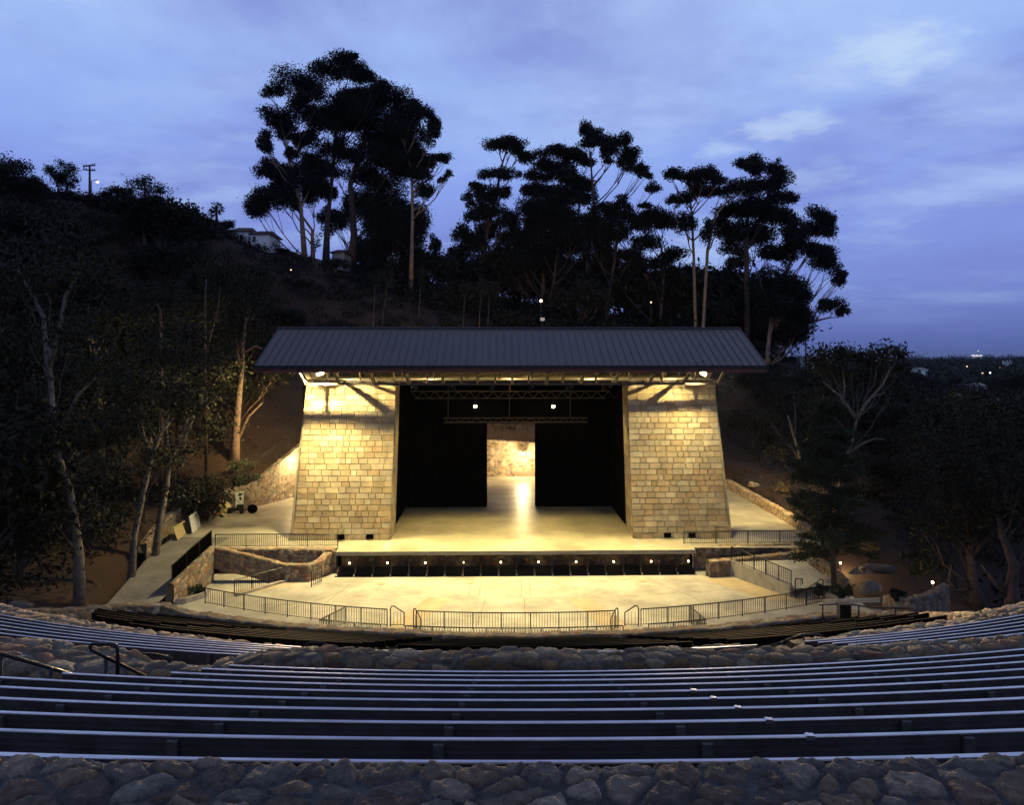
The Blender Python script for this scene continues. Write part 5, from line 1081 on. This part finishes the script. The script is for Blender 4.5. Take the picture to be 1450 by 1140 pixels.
# ------------------------------------------------------------------ sky, light, camera
w = bpy.data.worlds.new('World'); scn.world = w; w.use_nodes = True
nt = w.node_tree; N = nt.nodes; L = nt.links; bg = N['Background']
tc = N.new('ShaderNodeTexCoord'); sp = N.new('ShaderNodeSeparateXYZ'); L.new(tc.outputs['Generated'], sp.inputs[0])
rp = N.new('ShaderNodeValToRGB'); L.new(sp.outputs['Z'], rp.inputs[0])
els = [(0,(.085,.125,.36)),(.03,(.12,.17,.47)),(.09,(.19,.27,.68)),(.2,(.25,.36,.83)),(.32,(.32,.47,.91)),(.42,(.39,.55,.95)),(.58,(.13,.15,.24)),(1,(.05,.052,.07))]
cr = rp.color_ramp; cr.elements[0].position = 0; cr.elements[0].color = (*els[0][1],1); cr.elements[1].position = 1; cr.elements[1].color = (*els[-1][1],1)
for p_, c_ in els[1:-1]:
    q = cr.elements.new(p_); q.color = (*c_,1)
def mth(op, a, b=None):
    m = N.new('ShaderNodeMath'); m.operation = op
    for i, v_ in enumerate((a, b)):
        if v_ is None: continue
        if isinstance(v_, (int, float)): m.inputs[i].default_value = v_
        else: L.new(v_, m.inputs[i])
    return m.outputs[0]
zz = mth('ADD', mth('MAXIMUM', sp.outputs['Z'], 0.), .16)
cv = N.new('ShaderNodeCombineXYZ'); L.new(mth('DIVIDE', sp.outputs['X'], zz), cv.inputs[0]); L.new(mth('DIVIDE', sp.outputs['Y'], zz), cv.inputs[1])
def cloud(scale, sx, sy, lo, hi, off, det=8):
    mp = N.new('ShaderNodeMapping'); mp.inputs['Scale'].default_value = (sx, sy, 1); mp.inputs['Location'].default_value = off; mp.inputs['Rotation'].default_value = (0,0,.2); L.new(cv.outputs[0], mp.inputs[0])
    t = N.new('ShaderNodeTexNoise'); t.inputs['Scale'].default_value = scale; t.inputs['Detail'].default_value = det; t.inputs['Roughness'].default_value = .58; t.inputs['Distortion'].default_value = .15; L.new(mp.outputs[0], t.inputs['Vector'])
    r_ = N.new('ShaderNodeMapRange'); r_.interpolation_type = 'SMOOTHSTEP'; r_.inputs['From Min'].default_value = lo; r_.inputs['From Max'].default_value = hi; L.new(t.outputs['Fac'], r_.inputs['Value']); return r_.outputs['Result']
fade = mth('MINIMUM', mth('MAXIMUM', mth('DIVIDE', mth('SUBTRACT', sp.outputs['Z'], .02), .12), 0.), 1.)
def mixc(f, a, c, amt):
    m = N.new('ShaderNodeMix'); m.data_type = 'RGBA'; L.new(mth('MULTIPLY', mth('MULTIPLY', f, amt), fade), m.inputs['Factor']); L.new(a, m.inputs['A']); m.inputs['B'].default_value = (*c,1); return m.outputs['Result']
base = mixc(cloud(.8, 1, .8, .42, .68, (3,1,0)), rp.outputs[0], (.19,.23,.62), .85)
base = mixc(cloud(1.3, .8, 1, .46, .72, (7.3,2.2,0)), base, (.42,.58,.93), .85)
base = mixc(cloud(2.4, .9, 1, .56, .80, (1.2,5.2,0)), base, (.58,.72,.95), .45)
def puff(u, v, r0, c, amt, sy=1.):
    global base
    d = N.new('ShaderNodeVectorMath'); d.operation = 'SUBTRACT'; L.new(cv.outputs[0], d.inputs[0]); d.inputs[1].default_value = (u, v, 0)
    s_ = N.new('ShaderNodeVectorMath'); s_.operation = 'MULTIPLY'; L.new(d.outputs[0], s_.inputs[0]); s_.inputs[1].default_value = (1, sy, 1)
    ln = N.new('ShaderNodeVectorMath'); ln.operation = 'LENGTH'; L.new(s_.outputs[0], ln.inputs[0])
    t = N.new('ShaderNodeTexNoise'); t.inputs['Scale'].default_value = 9; t.inputs['Detail'].default_value = 6; t.inputs['Roughness'].default_value = .6; L.new(cv.outputs[0], t.inputs['Vector'])
    q = mth('ADD', ln.outputs['Value'], mth('MULTIPLY', mth('SUBTRACT', t.outputs['Fac'], .5), r0*2.2))
    m = N.new('ShaderNodeMapRange'); m.interpolation_type = 'SMOOTHSTEP'; m.inputs['From Min'].default_value = r0; m.inputs['From Max'].default_value = 0; L.new(q, m.inputs['Value'])
    base = mixc(m.outputs['Result'], base, c, amt)
puff(.75, 2.13, .15, (.58,.73,.93), .6); puff(.85, 1.73, .17, (.58,.74,.93), .7); puff(.62, 2.3, .10, (.5,.68,.92), .5); puff(.95, 2.5, .2, (.45,.62,.9), .4)
puff(.30, 1.75, .45, (.22,.28,.68), .3)
# night sky proper: a weak physical sky mixed under the cloud deck
sk = N.new('ShaderNodeTexSky'); sk.sky_type = 'NISHITA'; sk.sun_disc = False; sk.sun_elevation = R(1.0); sk.sun_rotation = R(200)
ad = N.new('ShaderNodeMix'); ad.data_type = 'RGBA'; ad.blend_type = 'ADD'; ad.inputs['Factor'].default_value = .004; L.new(base, ad.inputs['A']); L.new(sk.outputs[0], ad.inputs['B'])
L.new(ad.outputs['Result'], bg.inputs['Color']); bg.inputs['Strength'].default_value = 1.0
sd = bpy.data.lights.new('Sun', 'SUN'); sd.energy = .03; sd.angle = R(30); sd.color = (.8,.85,1); so = bpy.data.objects.new('Sun', sd); COL.objects.link(so); so.rotation_euler = (R(60),0,R(20))
cam = bpy.data.cameras.new('Camera'); co = bpy.data.objects.new('Camera', cam); COL.objects.link(co)
co.location = (0,0,0); co.rotation_euler = (R(90),0,0)
cam.sensor_width = 36; cam.lens = F/1450*36; cam.shift_y = (HY-570)/1450; cam.clip_end = 120000; cam.clip_start = .1
scn.camera = co
scn.view_settings.view_transform = 'Standard'; scn.view_settings.look = 'None'; scn.view_settings.exposure = 0; scn.view_settings.gamma = 1
scn.cycles.use_denoising = True; scn.cycles.max_bounces = 6; scn.cycles.diffuse_bounces = 3; scn.cycles.glossy_bounces = 3; scn.cycles.sample_clamp_indirect = 6; scn.cycles.caustics_reflective = False; scn.cycles.caustics_refractive = False
scn.cycles.use_light_tree = True
for o in list(bpy.data.objects):   # unused prototypes
    if o.get('label') == '' : bpy.data.objects.remove(o)
